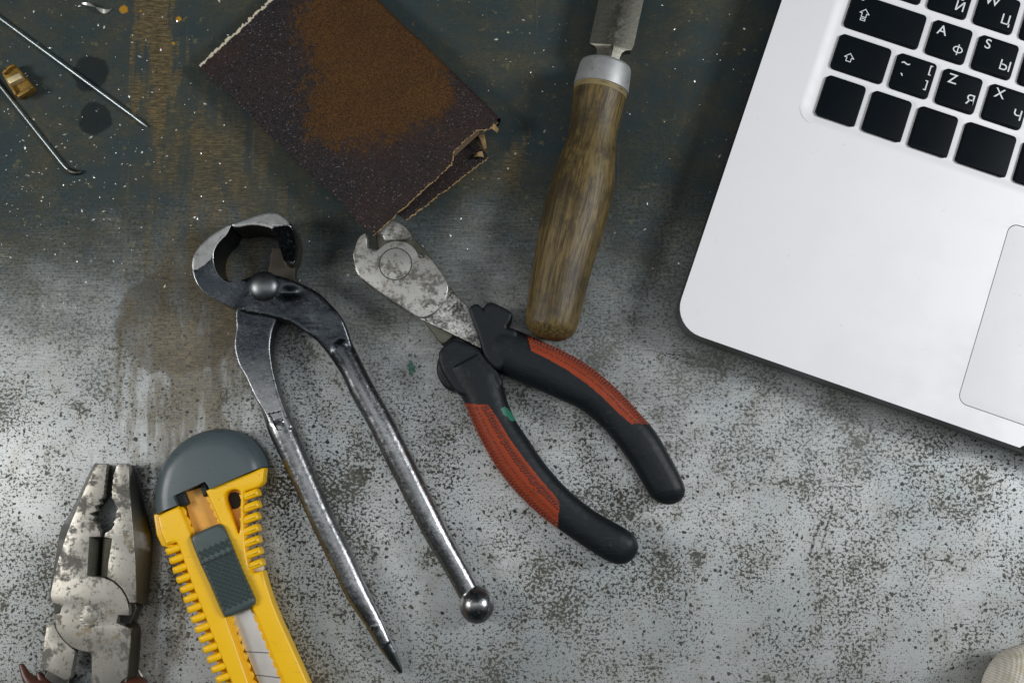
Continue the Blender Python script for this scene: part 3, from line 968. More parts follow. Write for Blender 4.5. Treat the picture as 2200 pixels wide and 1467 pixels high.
# ------------------------------------------------------------------ COMBINATION PLIERS
def build_combi():
    T = thing('combination_pliers', 'old bare-steel combination pliers with toothed jaws beside the yellow knife', 'pliers', P(200, 1300, 0))
    ZT = 12.0
    Lf = Z5([(612, 103), (655, 103), (664, 112), (656, 150), (660, 160), (652, 180), (656, 195), (648, 212), (652, 228), (645, 245), (648, 262), (642, 280), (645, 300), (638, 318), (612, 330), (626, 352), (588, 370), (606, 396), (556, 415), (592, 432), (572, 456), (606, 478), (602, 500), (620, 520), (622, 558),
             (556, 560), (550, 640), (546, 700), (540, 800), (600, 806), (645, 812), (700, 834), (750, 880), (785, 940), (798, 1000), (800, 1046), (735, 1044), (722, 1092), (770, 1110), (812, 1130), (810, 1200), (800, 1300), (788, 1430), (760, 1450), (720, 1500), (570, 1500), (568, 1275), (558, 1275), (500, 1266), (440, 1240),
             (388, 1190), (350, 1132), (338, 1080), (335, 1034), (374, 1034), (386, 984), (322, 966), (312, 920), (330, 830), (362, 700), (400, 580), (440, 470), (490, 350), (540, 230), (582, 138)])
    Rf = Z5([(738, 103), (788, 103), (802, 125), (802, 250), (816, 400), (829, 550), (839, 700), (844, 850), (844, 966), (806, 968), (800, 955), (788, 925), (760, 880), (715, 835), (665, 808), (672, 720), (686, 640), (696, 568), (648, 560), (654, 534), (692, 512), (712, 480), (704, 465), (728, 436), (716, 420), (736, 378), (712, 350), (706, 330), (692, 315), (698, 295), (692, 280), (699, 262), (694, 245), (702, 228), (698, 210), (706, 195), (704, 175), (714, 150), (722, 120)])
    L = make('lever', plate(W2(Lf, ZT), 8.5, ZT, 0.22), M_plate2, T, label='lever with left jaw, pivot disc and right leg')
    R = make('lever', plate(W2(Rf, ZT), 8.5, ZT, 0.22), M_plate2, T, label='lever with narrow right jaw')
    leg = Z5([(290, 1106), (334, 1092), (348, 1132), (386, 1192), (440, 1243), (465, 1266), (455, 1330), (441, 1420), (425, 1445), (400, 1448), (320, 1405), (248, 1370), (256, 1330), (272, 1220)])
    make('leg_plate', plate(W2(leg, ZT - 0.3), 8.0, ZT - 0.3, 0.3), M_plate2, R)

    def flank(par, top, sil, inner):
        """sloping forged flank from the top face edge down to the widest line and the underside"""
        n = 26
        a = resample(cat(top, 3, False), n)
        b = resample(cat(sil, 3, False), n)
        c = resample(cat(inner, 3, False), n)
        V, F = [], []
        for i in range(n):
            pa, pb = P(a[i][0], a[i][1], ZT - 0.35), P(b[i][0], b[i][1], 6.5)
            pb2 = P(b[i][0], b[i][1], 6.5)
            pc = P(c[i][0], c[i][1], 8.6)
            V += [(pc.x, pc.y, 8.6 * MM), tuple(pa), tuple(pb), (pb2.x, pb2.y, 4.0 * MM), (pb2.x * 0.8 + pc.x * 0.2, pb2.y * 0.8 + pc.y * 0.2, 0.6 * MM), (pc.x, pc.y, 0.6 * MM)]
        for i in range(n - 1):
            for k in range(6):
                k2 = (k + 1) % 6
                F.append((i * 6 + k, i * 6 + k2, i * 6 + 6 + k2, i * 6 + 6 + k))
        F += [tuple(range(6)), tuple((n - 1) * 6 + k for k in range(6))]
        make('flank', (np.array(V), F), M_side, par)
    flank(L, Z5([(608, 107), (580, 142), (540, 232), (490, 352), (440, 472), (401, 581), (363, 701), (332, 831), (314, 920), (322, 964)]),
          Z5([(590, 100), (555, 160), (490, 300), (430, 420), (376, 512), (357, 610), (340, 720), (322, 830), (306, 920), (312, 962)]),
          Z5([(650, 110), (645, 180), (640, 300), (560, 410), (560, 480), (548, 560), (540, 660), (535, 780), (600, 880), (600, 960)]))
    flank(R, Z5([(790, 107), (801, 128), (801, 250), (815, 400), (828, 550), (838, 700), (843, 850), (843, 964)]),
          Z5([(808, 112), (840, 180), (880, 330), (915, 480), (938, 570), (930, 700), (918, 850), (905, 985)]),
          Z5([(735, 110), (715, 190), (712, 300), (730, 420), (715, 540), (690, 680), (720, 830), (780, 930)]))
    flank(L, Z5([(770, 1111), (811, 1131), (809, 1200), (799, 1300), (787, 1430), (780, 1520)]), Z5([(830, 1085), (860, 1120), (862, 1200), (855, 1300), (845, 1430), (838, 1520)]),
          Z5([(700, 1110), (700, 1140), (690, 1200), (680, 1300), (670, 1430), (660, 1520)]))
    # recessed wire cutter
    for par, q in ((L, [(554, 562), (614, 566), (606, 802), (538, 800)]), (R, [(698, 568), (642, 566), (626, 806), (664, 806)])):
        a, b, c, d = Z5(q)
        V = [P(*a, 11.0), P(*b, 7.5), P(*c, 7.5), P(*d, 11.0)]
        V = [tuple(p) for p in V] + [(p.x, p.y, 3 * MM) for p in V]
        make('cutting_edge', (np.array(V), [(0, 1, 2, 3), (4, 7, 6, 5), (0, 4, 5, 1), (1, 5, 6, 2), (2, 6, 7, 3), (3, 7, 4, 0)]), M_olive, par)
    core = Z5([(400, 830), (800, 830), (850, 1000), (800, 1120), (760, 1260), (440, 1260), (340, 1100), (330, 960)])
    make('pivot_block', plate(W2(core, 8.4), 0.8, 8.4, 0.4), M_side, T)
    # hatched rivet
    c = P(*Z5([(565, 1045)])[0], ZT)
    pts = []
    for k in range(72):
        a = 2 * math.pi * k / 72
        r = (22 + 2.2 * math.sin(k * math.pi / 2.0) + 1.2 * math.sin(7.3 * a)) / 5.35 * MM
        pts.append((c.x + r * math.cos(a), c.y + r * math.sin(a)))
    make('rivet', join(plate(pts, ZT - 1, ZT + 0.28, 0.2), plate([(c.x + 0.0029 * math.cos(a), c.y + 0.0029 * math.sin(a)) for a in np.linspace(0, 6.283, 30, endpoint=False)], ZT - 1, ZT + 0.42, 0.15)), M_plate2, T)
    # handle sleeves, just reaching into the picture
    def sleeve(Lp, Rp, lab):
        g = edge_sweep(Lp, Rp, 20, lambda t: 7.0, lambda t, hw: min(hw * 0.9, 6.8), 2.3, 20, 0.5, 1.0)
        make('handle_grip', g, M_brown, T, 60, label=lab)
    sleeve(Z5([(118, 1352), (135, 1420), (160, 1500), (150, 1650), (110, 1800)]), Z5([(150, 1350), (200, 1415), (330, 1470), (390, 1600), (370, 1800)]), 'brown plastic sleeve on left handle')
    sleeve(Z5([(225, 1408), (240, 1470), (250, 1520)]), Z5([(262, 1400), (310, 1450), (400, 1500)]), 'inner flare of the brown sleeve')
    sleeve(Z5([(590, 1560), (580, 1640), (620, 1800)]), Z5([(915, 1475), (910, 1580), (880, 1800)]), 'brown plastic sleeve on right handle')
    # bare legs running down into the sleeves
    make('tang', plate(W2(Z5([(300, 1380), (430, 1440), (400, 1640), (180, 1640)]), 7.6), 3, 7.6, 0.4), M_side, R)


build_combi()


# ------------------------------------------------------------------ UTILITY KNIFE
def build_knife():
    T = thing('utility_knife', 'yellow snap-off utility knife with grey end cap and ribbed sides', 'utility knife', P(450, 1250, 0))
    ZR = 13.5

    def ext(p, dy):
        return (p[0] + 0.395 * dy, p[1] + dy)
    E2 = 260  # run past the picture edge
    arc = cat(Z6([(66, 532), (60, 440), (70, 350), (102, 250), (162, 170), (240, 106), (330, 66), (420, 52), (500, 64), (578, 104), (632, 160), (664, 215), (677, 262)]), 4, False)
    notch = Z6([(362, 389), (350, 365), (335, 347), (162, 426), (170, 452), (182, 478)])
    aw = np.array(W2(arc, 9.0))
    nw = np.array(W2(notch, 15.0))
    tg = np.gradient(aw, axis=0)
    tg /= np.linalg.norm(tg, axis=1)[:, None]
    nr = np.stack([tg[:, 1], -tg[:, 0]], 1)
    if ((aw.mean(0) - aw) * nr).sum() < 0:
        nr = -nr
    d0 = nw[0] - aw[-1]
    d1 = nw[-1] - aw[0]
    nr[-1], nr[0] = d0 / np.linalg.norm(d0), d1 / np.linalg.norm(d1)
    for i in range(8):
        w_ = i / 8
        for idx, e_ in ((i, 0), (len(nr) - 1 - i, -1)):
            q_ = nr[e_] * (1 - w_) + nr[idx] * w_
            nr[idx] = q_ / np.linalg.norm(q_)
    rows = [(1.5, 0.6), (0.0, 2.2), (0.0, 7.5)] + [(6.2 * (1 - math.cos(q)) + 0.4 * q, 7.5 + 7.3 * math.sin(q)) for q in np.linspace(0.15, 1.45, 9)] + [(7.2, 15.0)]
    V, F = [], []
    nn_ = len(aw) + len(nw)
    for ins, z in rows:
        p_ = np.concatenate([aw + nr * ins * MM, nw])
        V += [(x, y, z * MM) for x, y in p_]
    for i in range(len(rows) - 1):
        for k in range(nn_):
            k2 = (k + 1) % nn_
            F.append((i * nn_ + k, i * nn_ + k2, (i + 1) * nn_ + k2, (i + 1) * nn_ + k))
    F.append(tuple((len(rows) - 1) * nn_ + k for k in range(nn_)))
    F.append(tuple(range(nn_))[::-1])
    cap = make('end_cap', (np.array(V), F), M_slate, T, 35, label='slate grey rounded end cap')
    floor = Z6([(75, 530), (180, 480), (360, 390), (670, 268), (655, 350), (570, 400), (575, 600), (585, 800), (612, 850), (668, 842), (690, 920), (720, 1010), (760, 1110), (810, 1220), (860, 1330), (922, 1470), ext((922, 1470), E2), ext((500, 1470), E2), (480, 1470), (420, 1330), (340, 1130), (262, 930), (190, 720), (120, 700), (92, 640)])
    make('body', plate(W2(floor, 1.5), 0.5, 7.0, 0.8), M_yellow, T)
    lrail = Z6([(70, 540), (183, 482), (200, 500), (232, 580), (262, 660), (330, 810), (400, 985), (452, 1100), (520, 1295), (580, 1470), ext((580, 1470), E2), ext((486, 1470), E2), (486, 1470), (420, 1310), (340, 1110), (262, 915), (196, 725), (176, 684), (120, 704), (92, 640)])
    make('rail', plate(W2(chaikin(lrail, 1, 0.06), ZR), 6.5, ZR, 0.9, res=3), M_yellow, T, 50)
    rr = Z6([(352, 398), (372, 388), (678, 266), (668, 352), (648, 376), (566, 402), (560, 480), (562, 600), (572, 720), (588, 812), (612, 852), (668, 840), (690, 920), (720, 1010), (760, 1110), (810, 1220), (860, 1330), (922, 1470), ext((922, 1470), E2), ext((790, 1470), E2), (790, 1470), (742, 1360), (690, 1230), (640, 1110), (606, 1040), (540, 860), (462, 660), (440, 590)])
    hole = cat(Z6([(446, 450), (452, 415), (480, 395), (515, 393), (534, 420), (533, 520), (530, 610), (520, 634), (508, 610), (472, 520)]), 3)
    make('rail', plate([W2(chaikin(rr, 1, 0.06), 10.5), W2(hole, ZR)], 6.5, ZR, 0.9, res=3), M_yellow, T, 50)
    hc = P(*Z6([(500, 452)])[0], 7.1)
    make('hanging_hole', plate([(hc.x + 0.0030 * math.cos(a), hc.y + 0.0033 * math.sin(a)) for a in np.linspace(0, 6.283, 28, endpoint=False)], 6.6, 7.06, 0), M_void, T)

    # scalloped ratchet edges
    def scallop(a, b, n, side, z, w0=4.0, wa=4.5):
        a, b = np.array(Z6([a])[0]), np.array(Z6([b])[0])
        d = (b - a) / np.linalg.norm(b - a)
        nn = np.array((-d[1], d[0])) * side
        Ln = np.linalg.norm(b - a)
        top = []
        for k in range(n * 6 + 1):
            t = k / (n * 6)
            w = w0 + wa * abs(math.sin(math.pi * t * n)) ** 0.7
            top.append(tuple(a + d * Ln * t + nn * w))
        pts = top + [tuple(b - nn * 3), tuple(a - nn * 3)]
        make('ratchet_edge', plate(W2(pts, 10.4), 7.0, 10.4, 0.25), M_yellow, T)
    scallop((196, 490), (268, 650), 3, -1, 9)
    scallop((450, 1100), (611, 1560), 9, -1, 9, 9.0, 6.5)
    scallop((358, 420), (436, 590), 4, 1, 9)
    scallop((600, 1030), (830, 1585), 11, 1, 9)
    # floor of the channel
    make('channel_floor', plate(W2(Z6([(215, 410), (335, 372), (430, 590), (275, 640)]), 9.6), 6.8, 9.6, 0.3), M_orange, T)
    for q in ([(163, 428), (222, 404), (246, 468), (228, 482), (184, 476)], [(306, 368), (336, 350), (352, 390), (348, 418), (328, 432)]):
        make('cap_clip', plate(W2(Z6(q), 12.2), 7.0, 12.2, 0.4), M_void, T)
    # ribs
    Lr = [(133, 738), (153, 790), (172, 842), (192, 896), (213, 950), (232, 1005), (252, 1060), (273, 1115), (295, 1170), (317, 1225), (339, 1281), (362, 1336), (386, 1391), (411, 1446)]
    Rr = [(640, 403), (643, 468), (640, 533), (641, 598), (646, 662), (654, 726), (664, 790)]

    def rib(p, d, h):
        p = np.array(p, float)
        d = np.array(d, float)
        nn = np.array((-d[1], d[0]))
        nn = nn / np.linalg.norm(nn) * h
        q = [p + nn * 0.55, p + d * 0.06 + nn, p + d + nn, p + d - nn, p + d * 0.06 - nn, p - nn * 0.55]
        make('rib', plate(W2(Z6(q), 10.0), 6.5, ZR - 0.3, 1.2, res=3), M_yellow, T, 50)
    for p in Lr:
        rib((p[0] - 3, p[1]), (92, -36), 20.0)
    for p in Rr:
        rib((p[0] + 2, p[1]), (-100, 37), 21.5)
    for q in ((330, 1135), (632, 828)):
        c = P(*Z6([q])[0], 9)
        make('packing_crumb', ball((c.x, c.y, 9.2 * MM), 0.0018, 1.5, 0.9, 0.9, 10, 8), M_paper, T)
    # slider
    sl = cat(Z6([(262, 690), (262, 655), (290, 632), (390, 588), (420, 586), (442, 606), (475, 680), (540, 840), (606, 985), (612, 1015), (596, 1040), (470, 1098), (445, 1096), (428, 1072), (380, 960), (310, 810)]), 3)
    S = make('slider', plate(W2(sl, 15.6), 9.0, 15.6, 1.3, res=3), M_slider, T, 50, label='dark grey thumb slider')
    # knurled pad
    u0 = np.array(Z6([(285, 735)])[0])
    du = np.array((185.0, -82.0)) / 2.587
    dv = np.array((148.0, 340.0)) / 2.587
    gs = []
    nu, nv = 6, 12
    for j in range(nv * 2 - 1):
        for i in range(nu):
            s = (i + (0.5 if j % 2 else 0.0) + 0.5) / nu
            t = (j / 2 + 0.5) / nv
            if s > 0.97 or (0.155 < t < 0.20):
                continue
            c = u0 + du * s + dv * t
            w = P(c[0], c[1], 15.6)
            ex = np.array((*P(c[0] + du[0] / nu * 0.5, c[1] + du[1] / nu * 0.5, 15.6).xy, 15.55 * MM)) - np.array((w.x, w.y, 15.55 * MM))
            ey = np.array((*P(c[0] + dv[0] / nv * 0.5, c[1] + dv[1] / nv * 0.5, 15.6).xy, 15.55 * MM)) - np.array((w.x, w.y, 15.55 * MM))
            b = np.array((w.x, w.y, 15.55 * MM))
            V = np.array([b + ex, b + ey, b - ex, b - ey, b + np.array((0, 0, 0.85 * MM))])
            gs.append((V, [(0, 1, 4), (1, 2, 4), (2, 3, 4), (3, 0, 4)]))
    make('knurling', join(*gs), M_slider, S, 10, kind='stuff')
    ln = Z6([(312, 806), (498, 733), (501, 739), (315, 813)])
    make('pad_seam', plate(W2(ln, 16.05), 15.4, 16.05, 0), M_void, S)
    # blade with score lines
    bl = Z6([(470, 1060), (612, 1010), (660, 1130), (720, 1290), (785, 1440), (798, 1470), ext((798, 1470), E2 - 30), ext((640, 1470), E2), (640, 1470), (480, 1090)])
    B = make('blade', plate(W2(bl, 8.8), 8.1, 8.8, 0.08), M_blade, T, label='bright snap-off blade lying in its channel')
    for a, b in (((556, 1288), (722, 1297)), ((620, 1418), (778, 1436)), ((680, 1560), (838, 1576))):
        q = Z6([a, b, (b[0], b[1] + 5), (a[0], a[1] + 5)])
        make('score_line', plate(W2(q, 8.83), 8.6, 8.83, 0), M_side, B)


build_knife()


# ------------------------------------------------------------------ SANDPAPER
def mat_sand():
    m = Mat('worn_abrasive_grit')
    wv = m.vadd(m.tc, m.noise(70, 4, 0.65, color=True), 0.020)

    def e(x, y, rx, ry):
        q = P(x, y, 9) - base_sand
        return m.ell(q.x + 0.010, q.y + 0.010, rx * MM, ry * MM, vec=wv)
    d = m.math('MINIMUM', m.math('MINIMUM', e(800, 190, 28, 25), e(880, 205, 20, 15)), m.math('MINIMUM', e(770, 40, 25, 28), m.math('MINIMUM', e(735, 235, 17, 16), e(860, 120, 22, 16))))
    w = m.step(m.math('ADD', m.math('ADD', d, m.math('MULTIPLY', m.math('SUBTRACT', m.noise(900, 2, 0.6), 0.5), 0.9)), m.math('MULTIPLY', m.math('SUBTRACT', m.noise(230, 4, 0.7), 0.5), 1.5)), 1.16, 0.74)
    grit = m.vor(2600)
    gc = m.vor(2600, out='Color')
    sc = m.t.nodes.new('ShaderNodeSeparateColor')
    m.link(gc, sc.inputs[0])
    dark = m.mix(sc.outputs[0], (0.006, 0.005, 0.006), (0.036, 0.029, 0.032))
    brown = m.mix(m.noise(60, 4, 0.6), (0.055, 0.022, 0.005), (0.15, 0.068, 0.010))
    brown = m.mix(m.math('MULTIPLY', sc.outputs[1], 0.85), brown, (0.018, 0.010, 0.006))
    c = m.mix(w, dark, brown)
    spark = m.step(sc.outputs[2], 0.972, 0.99)  # glints of the grains painted in as pale specks
    c = m.mix(m.math('MULTIPLY', spark, m.mixf(w, 0.42, 0.10)), c, (0.34, 0.31, 0.32))
    warm = m.step(m.noise(30, 3, 0.6), 0.45, 0.65)
    c = m.mix(m.math('MULTIPLY', warm, 0.25), c, (0.05, 0.022, 0.010))
    m.set(col=c, rough=m.mixf(sc.outputs[1], 0.4, 0.9), spec=0.22, normal=m.bump(grit, 0.9, 0.00022))
    return m.m


base_sand = P(750, 250, 0)
M_sand = mat_sand()
M_back = mat_plain('sandpaper_backing', (0.085, 0.055, 0.030), 0.85, 0, 0.4, 300, 0.5)


def build_sand():
    T = thing('sandpaper', 'folded dark sandpaper sheet with rusty worn patch and frayed pale edges', 'sandpaper', base_sand)
    NU, NV = 60, 44

    def ztop(u, v):
        z = 6.5 + 8.3 * max(u, 0.0) ** 1.3 * (1 - 0.55 * v) + 1.5 * math.sin(u * 2.6) * math.sin(v * 3.0)
        z += 0.5 * mnoise.noise(Vector((u * 4, v * 3, 0.3)))
        return z

    A, B, C, D = [np.array(p, float) for p in ((428, 143), (802, 506), (1071, 262), (697, -104))]

    def pos(u, v, dz=0.0, du=0.0):
        px = (A * (1 - u) + B * u) * (1 - v) + (D * (1 - u) + C * u) * v
        px = px + np.array((mnoise.noise(Vector((u * 7, v * 0.5, 1))) * 3.0, mnoise.noise(Vector((u * 7, v * 0.5, 5))) * 3.0)) * (1 if v < 0.5 else 0.6)
        z = ztop(u, v) + dz
        return P(px[0], px[1], z)

    def sheet(f, nu, nv, th, mat, name, lab=None):
        V, F = [], []
        for s in (0, -th):
            for j in range(nv + 1):
                for i in range(nu + 1):
                    p = f(i / nu, j / nv)
                    V.append((p.x, p.y, p.z + s * MM))
        o = (nu + 1) * (nv + 1)
        w = nu + 1
        for j in range(nv):
            for i in range(nu):
                q = (j * w + i, j * w + i + 1, (j + 1) * w + i + 1, (j + 1) * w + i)
                F.append(q)
                F.append(tuple(k + o for k in q[::-1]))
        rim = [i for i in range(w)] + [j * w + nu for j in range(1, nv + 1)] + [nv * w + i for i in range(nu - 1, -1, -1)] + [j * w for j in range(nv - 1, 0, -1)]
        for k in range(len(rim)):
            a, b = rim[k], rim[(k + 1) % len(rim)]
            F.append((a, a + o, b + o, b))
        return make(name, (np.array(V), F), mat, T, 50, label=lab, mats=[M_back], matfn=lambda c, n: 1 if n[2] < -0.5 else 0)

    def rag(u, v):
        # ragged ends
        u2 = u
        if u > 0.985:
            u2 = u + 0.006 * mnoise.noise(Vector((v * 60, 3, 0))) + 0.004 * mnoise.noise(Vector((v * 17, 8, 0)))
            u2 -= 0.035 * float(smoothstep(0.62, 0.70, v)) * (1 - float(smoothstep(0.86, 0.95, v)))
        if u < 0.015:
            u2 = u + 0.005 * mnoise.noise(Vector((v * 70, 1, 0)))
        return pos(u2, v)
    top = sheet(rag, NU, 90, 0.55, M_sand, 'top_flap', 'worn gritty top flap')
    # under flap: reaches further at the open end
    A2, B2, C2, D2 = [np.array(p, float) for p in ((470, 150), (872, 474), (1050, 338), (720, -60))]

    def under(u, v):
        px = (A2 * (1 - u) + B2 * u) * (1 - v) + (D2 * (1 - u) + C2 * u) * v
        if u > 0.98:
            px = px + (B2 - A2) / np.linalg.norm(B2 - A2) * 3.0 * (mnoise.noise(Vector((v * 40, 2, 0))) + mnoise.noise(Vector((v * 11, 6, 0))))
        z = 2.0 + 6.5 * float(smoothstep(0.55, 1.0, u)) * (1 - float(smoothstep(0.2, 0.95, v)) * 0.75) + 0.5 * math.sin(v * 9 + u * 3)
        z += 3.9 * float(smoothstep(0.75, 1.0, u)) * (1 - float(smoothstep(0.0, 0.45, v)))
        return P(px[0], px[1], z)
    un = sheet(under, 50, 60, 0.55, M_sand, 'under_flap', 'folded-under flap showing at the open end')

    # fold along the far long side
    def fold(a, u):
        t = pos(u, 1.0)
        zt = t.z / MM
        r = (zt - 0.9) / 2
        return Vector((t.x + r * MM * 0.55 * math.sin(a) * 0.64, t.y + r * MM * 0.55 * math.sin(a) * 0.77, (0.9 + r + r * math.cos(a)) * MM))
    V, F = [], []
    n, mth = 60, 12
    for i in range(n + 1):
        for k in range(mth + 1):
            V.append(tuple(fold(math.pi * k / mth, i / n * 0.99)))
    for i in range(n):
        for k in range(mth):
            F.append((i * (mth + 1) + k, i * (mth + 1) + k + 1, (i + 1) * (mth + 1) + k + 1, (i + 1) * (mth + 1) + k))
    make('fold', (np.array(V), F), M_sand, T, 60)

    # frayed edges
    def fray(name, f, n, r, mat, par, seed):
        gs = []
        rr = random.Random(seed)
        pts = [f(i / n) for i in range(n + 1)]
        path = [(p.x + rr.uniform(-1, 1) * r * 0.5, p.y + rr.uniform(-1, 1) * r * 0.5, p.z - 0.0002) for p in pts]
        gs.append(tube(path, [r * rr.uniform(0.35, 1.15) for _ in path], 7))
        make(name, join(*gs), mat, par, 80)
    fray('frayed_edge', lambda t: rag(0.0, t), 110, 0.00078, M_paper, top, 2)
    fray('frayed_edge', lambda t: rag(1.0, t), 120, 0.00034, M_paper2, top, 3)
    fray('frayed_edge', lambda t: under(1.0, t), 110, 0.00034, M_paper2, un, 5)
    # delaminated paper curls at the far corner
    for (x, y, a, L, zz, mt) in ((1022, 296, -0.9, 7, 6.0, M_back), (1034, 290, -1.3, 6, 7.0, M_paper2), (1038, 332, -2.9, 4, 5.0, M_paper2), (1052, 270, -0.6, 4, 9.0, M_paper2)):
        V, F = [], []
        c = P(x, y, zz)
        for i in range(9):
            t = i / 8
            for s in (-1, 1):
                w = 0.0013 * (1 - 0.5 * t) * s
                q = Vector((math.cos(a) * L * MM * t - math.sin(a) * w, math.sin(a) * L * MM * t + math.cos(a) * w, (1.6 * math.sin(t * 3.3) + s * 0.7 * t) * MM))
                V.append(tuple(c + q))
        for i in range(8):
            F.append((2 * i, 2 * i + 1, 2 * i + 3, 2 * i + 2))
        V2 = [(x_, y_, z_ - 0.0002) for x_, y_, z_ in V]
        g = join((np.array(V), F), (np.array(V2), [f[::-1] for f in F]))
        make('paper_curl', g, mt, un, 60)


build_sand()


# ------------------------------------------------------------------ CHISEL
def build_chisel():
    a, b = P(*Z8([(190, 1395)])[0], 12.5), P(*Z8([(438, 262)])[0], 12.5)
    d = b - a
    rz = math.atan2(d.y, d.x)
    T = thing('wood_chisel', 'chisel with worn wooden handle and grey metal ferrule, blade towards the top', 'chisel', (a.x, a.y, 0), rz)
    Ln = Vector((d.x, d.y)).length
    ls = [(92, 1360), (96, 1300), (106, 1225), (121, 1130), (140, 1015), (156, 920), (176, 830), (202, 752), (232, 664), (264, 592), (283, 500), (291, 400), (299, 345)]
    rs = [(298, 1390), (322, 1310), (346, 1200), (374, 1100), (410, 985), (440, 880), (461, 780), (465, 700), (468, 600), (482, 515), (503, 440), (515, 395)]
    inv = Matrix.Rotation(-rz, 2)

    def loc(q):
        p = P(*Z8([q])[0], 12.5)
        v = inv @ Vector((p.x - a.x, p.y - a.y))
        return v.x, v.y
    L = np.array(sorted(loc(q) for q in ls))
    R = np.array(sorted(loc(q) for q in rs))
    xs = np.linspace(0.004, Ln - 0.0125, 46)
    rad = (np.interp(xs, L[:, 0], L[:, 1]) - np.interp(xs, R[:, 0], R[:, 1])) / 2
    off = (np.interp(xs, L[:, 0], L[:, 1]) + np.interp(xs, R[:, 0], R[:, 1])) / 2
    k = np.array([0.25, 0.5, 0.25])
    for _ in range(3):
        rad[1:-1] = np.convolve(rad, k, 'valid')
        off[1:-1] = np.convolve(off, k, 'valid')
    zc = rad.max() + 0.0003
    secs = []
    r0 = rad[0]
    for f, x in ((0.0, -0.0012), (0.45, -0.0010), (0.66, 0.0), (0.82, 0.0014), (0.94, 0.0028)):
        secs.append((np.array((x, off[0], zc)), np.array((0, 1., 0)), np.array((0, 0, 1.)), max(r0 * f, 1e-5), max(r0 * f, 1e-5)))
    for x, r, o in zip(xs, rad, off):
        secs.append((np.array((x, o, zc)), np.array((0, 1., 0)), np.array((0, 0, 1.)), r, r))
    v, f = rings(secs, 64)
    # faint facets from hand shaping
    for i in range(len(v)):
        ang = math.atan2(v[i][2] - zc, v[i][1])
        s = 1 + 0.010 * math.cos(8 * ang) * (1 if v[i][0] < 0.05 else 0.4) + 0.006 * mnoise.noise(Vector(v[i]) * 120)
        v[i][1] *= s
        v[i][2] = zc + (v[i][2] - zc) * s
    m = Mat('aged_oiled_wood')
    gv = m.mp((34, 900, 900))
    wob = m.vadd(gv, m.noise(25, 2, 0.5, color=True), 2.0)
    g1 = m.noise(1.0, 4, 0.65, wob)
    g2 = m.noise(1.0, 2, 0.6, m.mp((70, 1500, 1500)))
    col = m.mix(m.step(g1, 0.32, 0.66), (0.050, 0.033, 0.012), (0.175, 0.122, 0.042))
    col = m.mix(m.math('MULTIPLY', m.step(g2, 0.50, 0.66), 0.55), col, (0.024, 0.017, 0.010))
    gr = m.step(m.noise(40, 6, 0.72), 0.45, 0.62)
    col = m.mix(m.math('MULTIPLY', gr, 0.72), col, (0.026, 0.021, 0.012))
    li = m.step(m.noise(60, 4, 0.6, m.mp((1, 1, 1), (4, 4, 0))), 0.57, 0.7)
    col = m.mix(m.math('MULTIPLY', li, 0.4), col, (0.21, 0.16, 0.062))
    m.set(col=col, rough=m.mixf(g2, 0.38, 0.62), spec=0.4, normal=m.bump(m.math('ADD', g1, m.math('MULTIPLY', g2, -0.9)), 0.55, 0.00022))
    H = make('handle', (v, f), m.m, T, 60, local=True)
    # pale shoulder under the ferrule, ferrule, blade
    rf = rad[-1]
    of = off[-1]
    make('shoulder', lathe([(Ln - 0.0145, rf * 0.90), (Ln - 0.0142, rf * 1.005), (Ln - 0.0118, rf * 1.0), (Ln - 0.0110, rf * 0.9)], (0, of, zc), 48), mat_plain('pale_wood', (0.22, 0.17, 0.075), 0.6, 0, 0.3), T, 50, local=True)
    x0 = Ln - 0.0122
    make('ferrule', lathe([(x0, rf * 0.96), (x0 + 0.0003, rf * 1.045), (x0 + 0.003, rf * 1.03), (x0 + 0.0092, rf * 0.985), (x0 + 0.0104, rf * 0.955), (x0 + 0.0108, rf * 0.88), (x0 + 0.0106, rf * 0.3), (x0 + 0.0106, 1e-5)], (0, of, zc), 56), M_ferr, T, 50, local=True)
    # blade: neck, shoulders, ridged body
    xb = x0 + 0.0102
    prof = []   # (x, y_left, y_right, ridge_y, half thickness)
    for x, wl, wr, t in ((0, 0.0046, 0.0046, 0.0030), (0.0035, 0.0046, 0.0047, 0.0030), (0.0055, 0.0050, 0.0052, 0.0029), (0.0068, 0.0062, 0.0064, 0.0028), (0.0074, 0.0084, 0.0086, 0.0027), (0.0095, 0.0086, 0.0092, 0.0027), (0.05, 0.0088, 0.0092, 0.0025), (0.095, 0.0088, 0.0092, 0.0022), (0.112, 0.0088, 0.0092, 0.0004)):
        prof.append((xb + x + (0.0012 if x > 0.003 else 0), wl, wr, t))
    V, F = [], []
    for x, wl, wr, t in prof:
        rid = -0.0004
        zz = zc - (x - xb) * 0.03
        V += [(x, of + wl, zz - t * 0.15), (x, of + rid + 0.0002, zz + t), (x, of + rid - 0.0010, zz + t), (x, of - wr, zz + t * 0.45), (x, of - wr, zz - t), (x, of + wl, zz - t)]
    n = len(prof)
    for i in range(n - 1):
        for k2 in range(6):
            k3 = (k2 + 1) % 6
            F.append((i * 6 + k2, i * 6 + k3, i * 6 + 6 + k3, i * 6 + 6 + k2))
    F += [tuple(range(6)), tuple((n - 1) * 6 + q for q in range(6))]
    mb = mat_forged('old_blade_steel', (0.085, 0.082, 0.066), (0.23, 0.225, 0.19), 0.50, 0.40, 0.58, 0.5)
    make('blade', (np.array(V), F), mb, T, 20, local=True)


build_chisel()


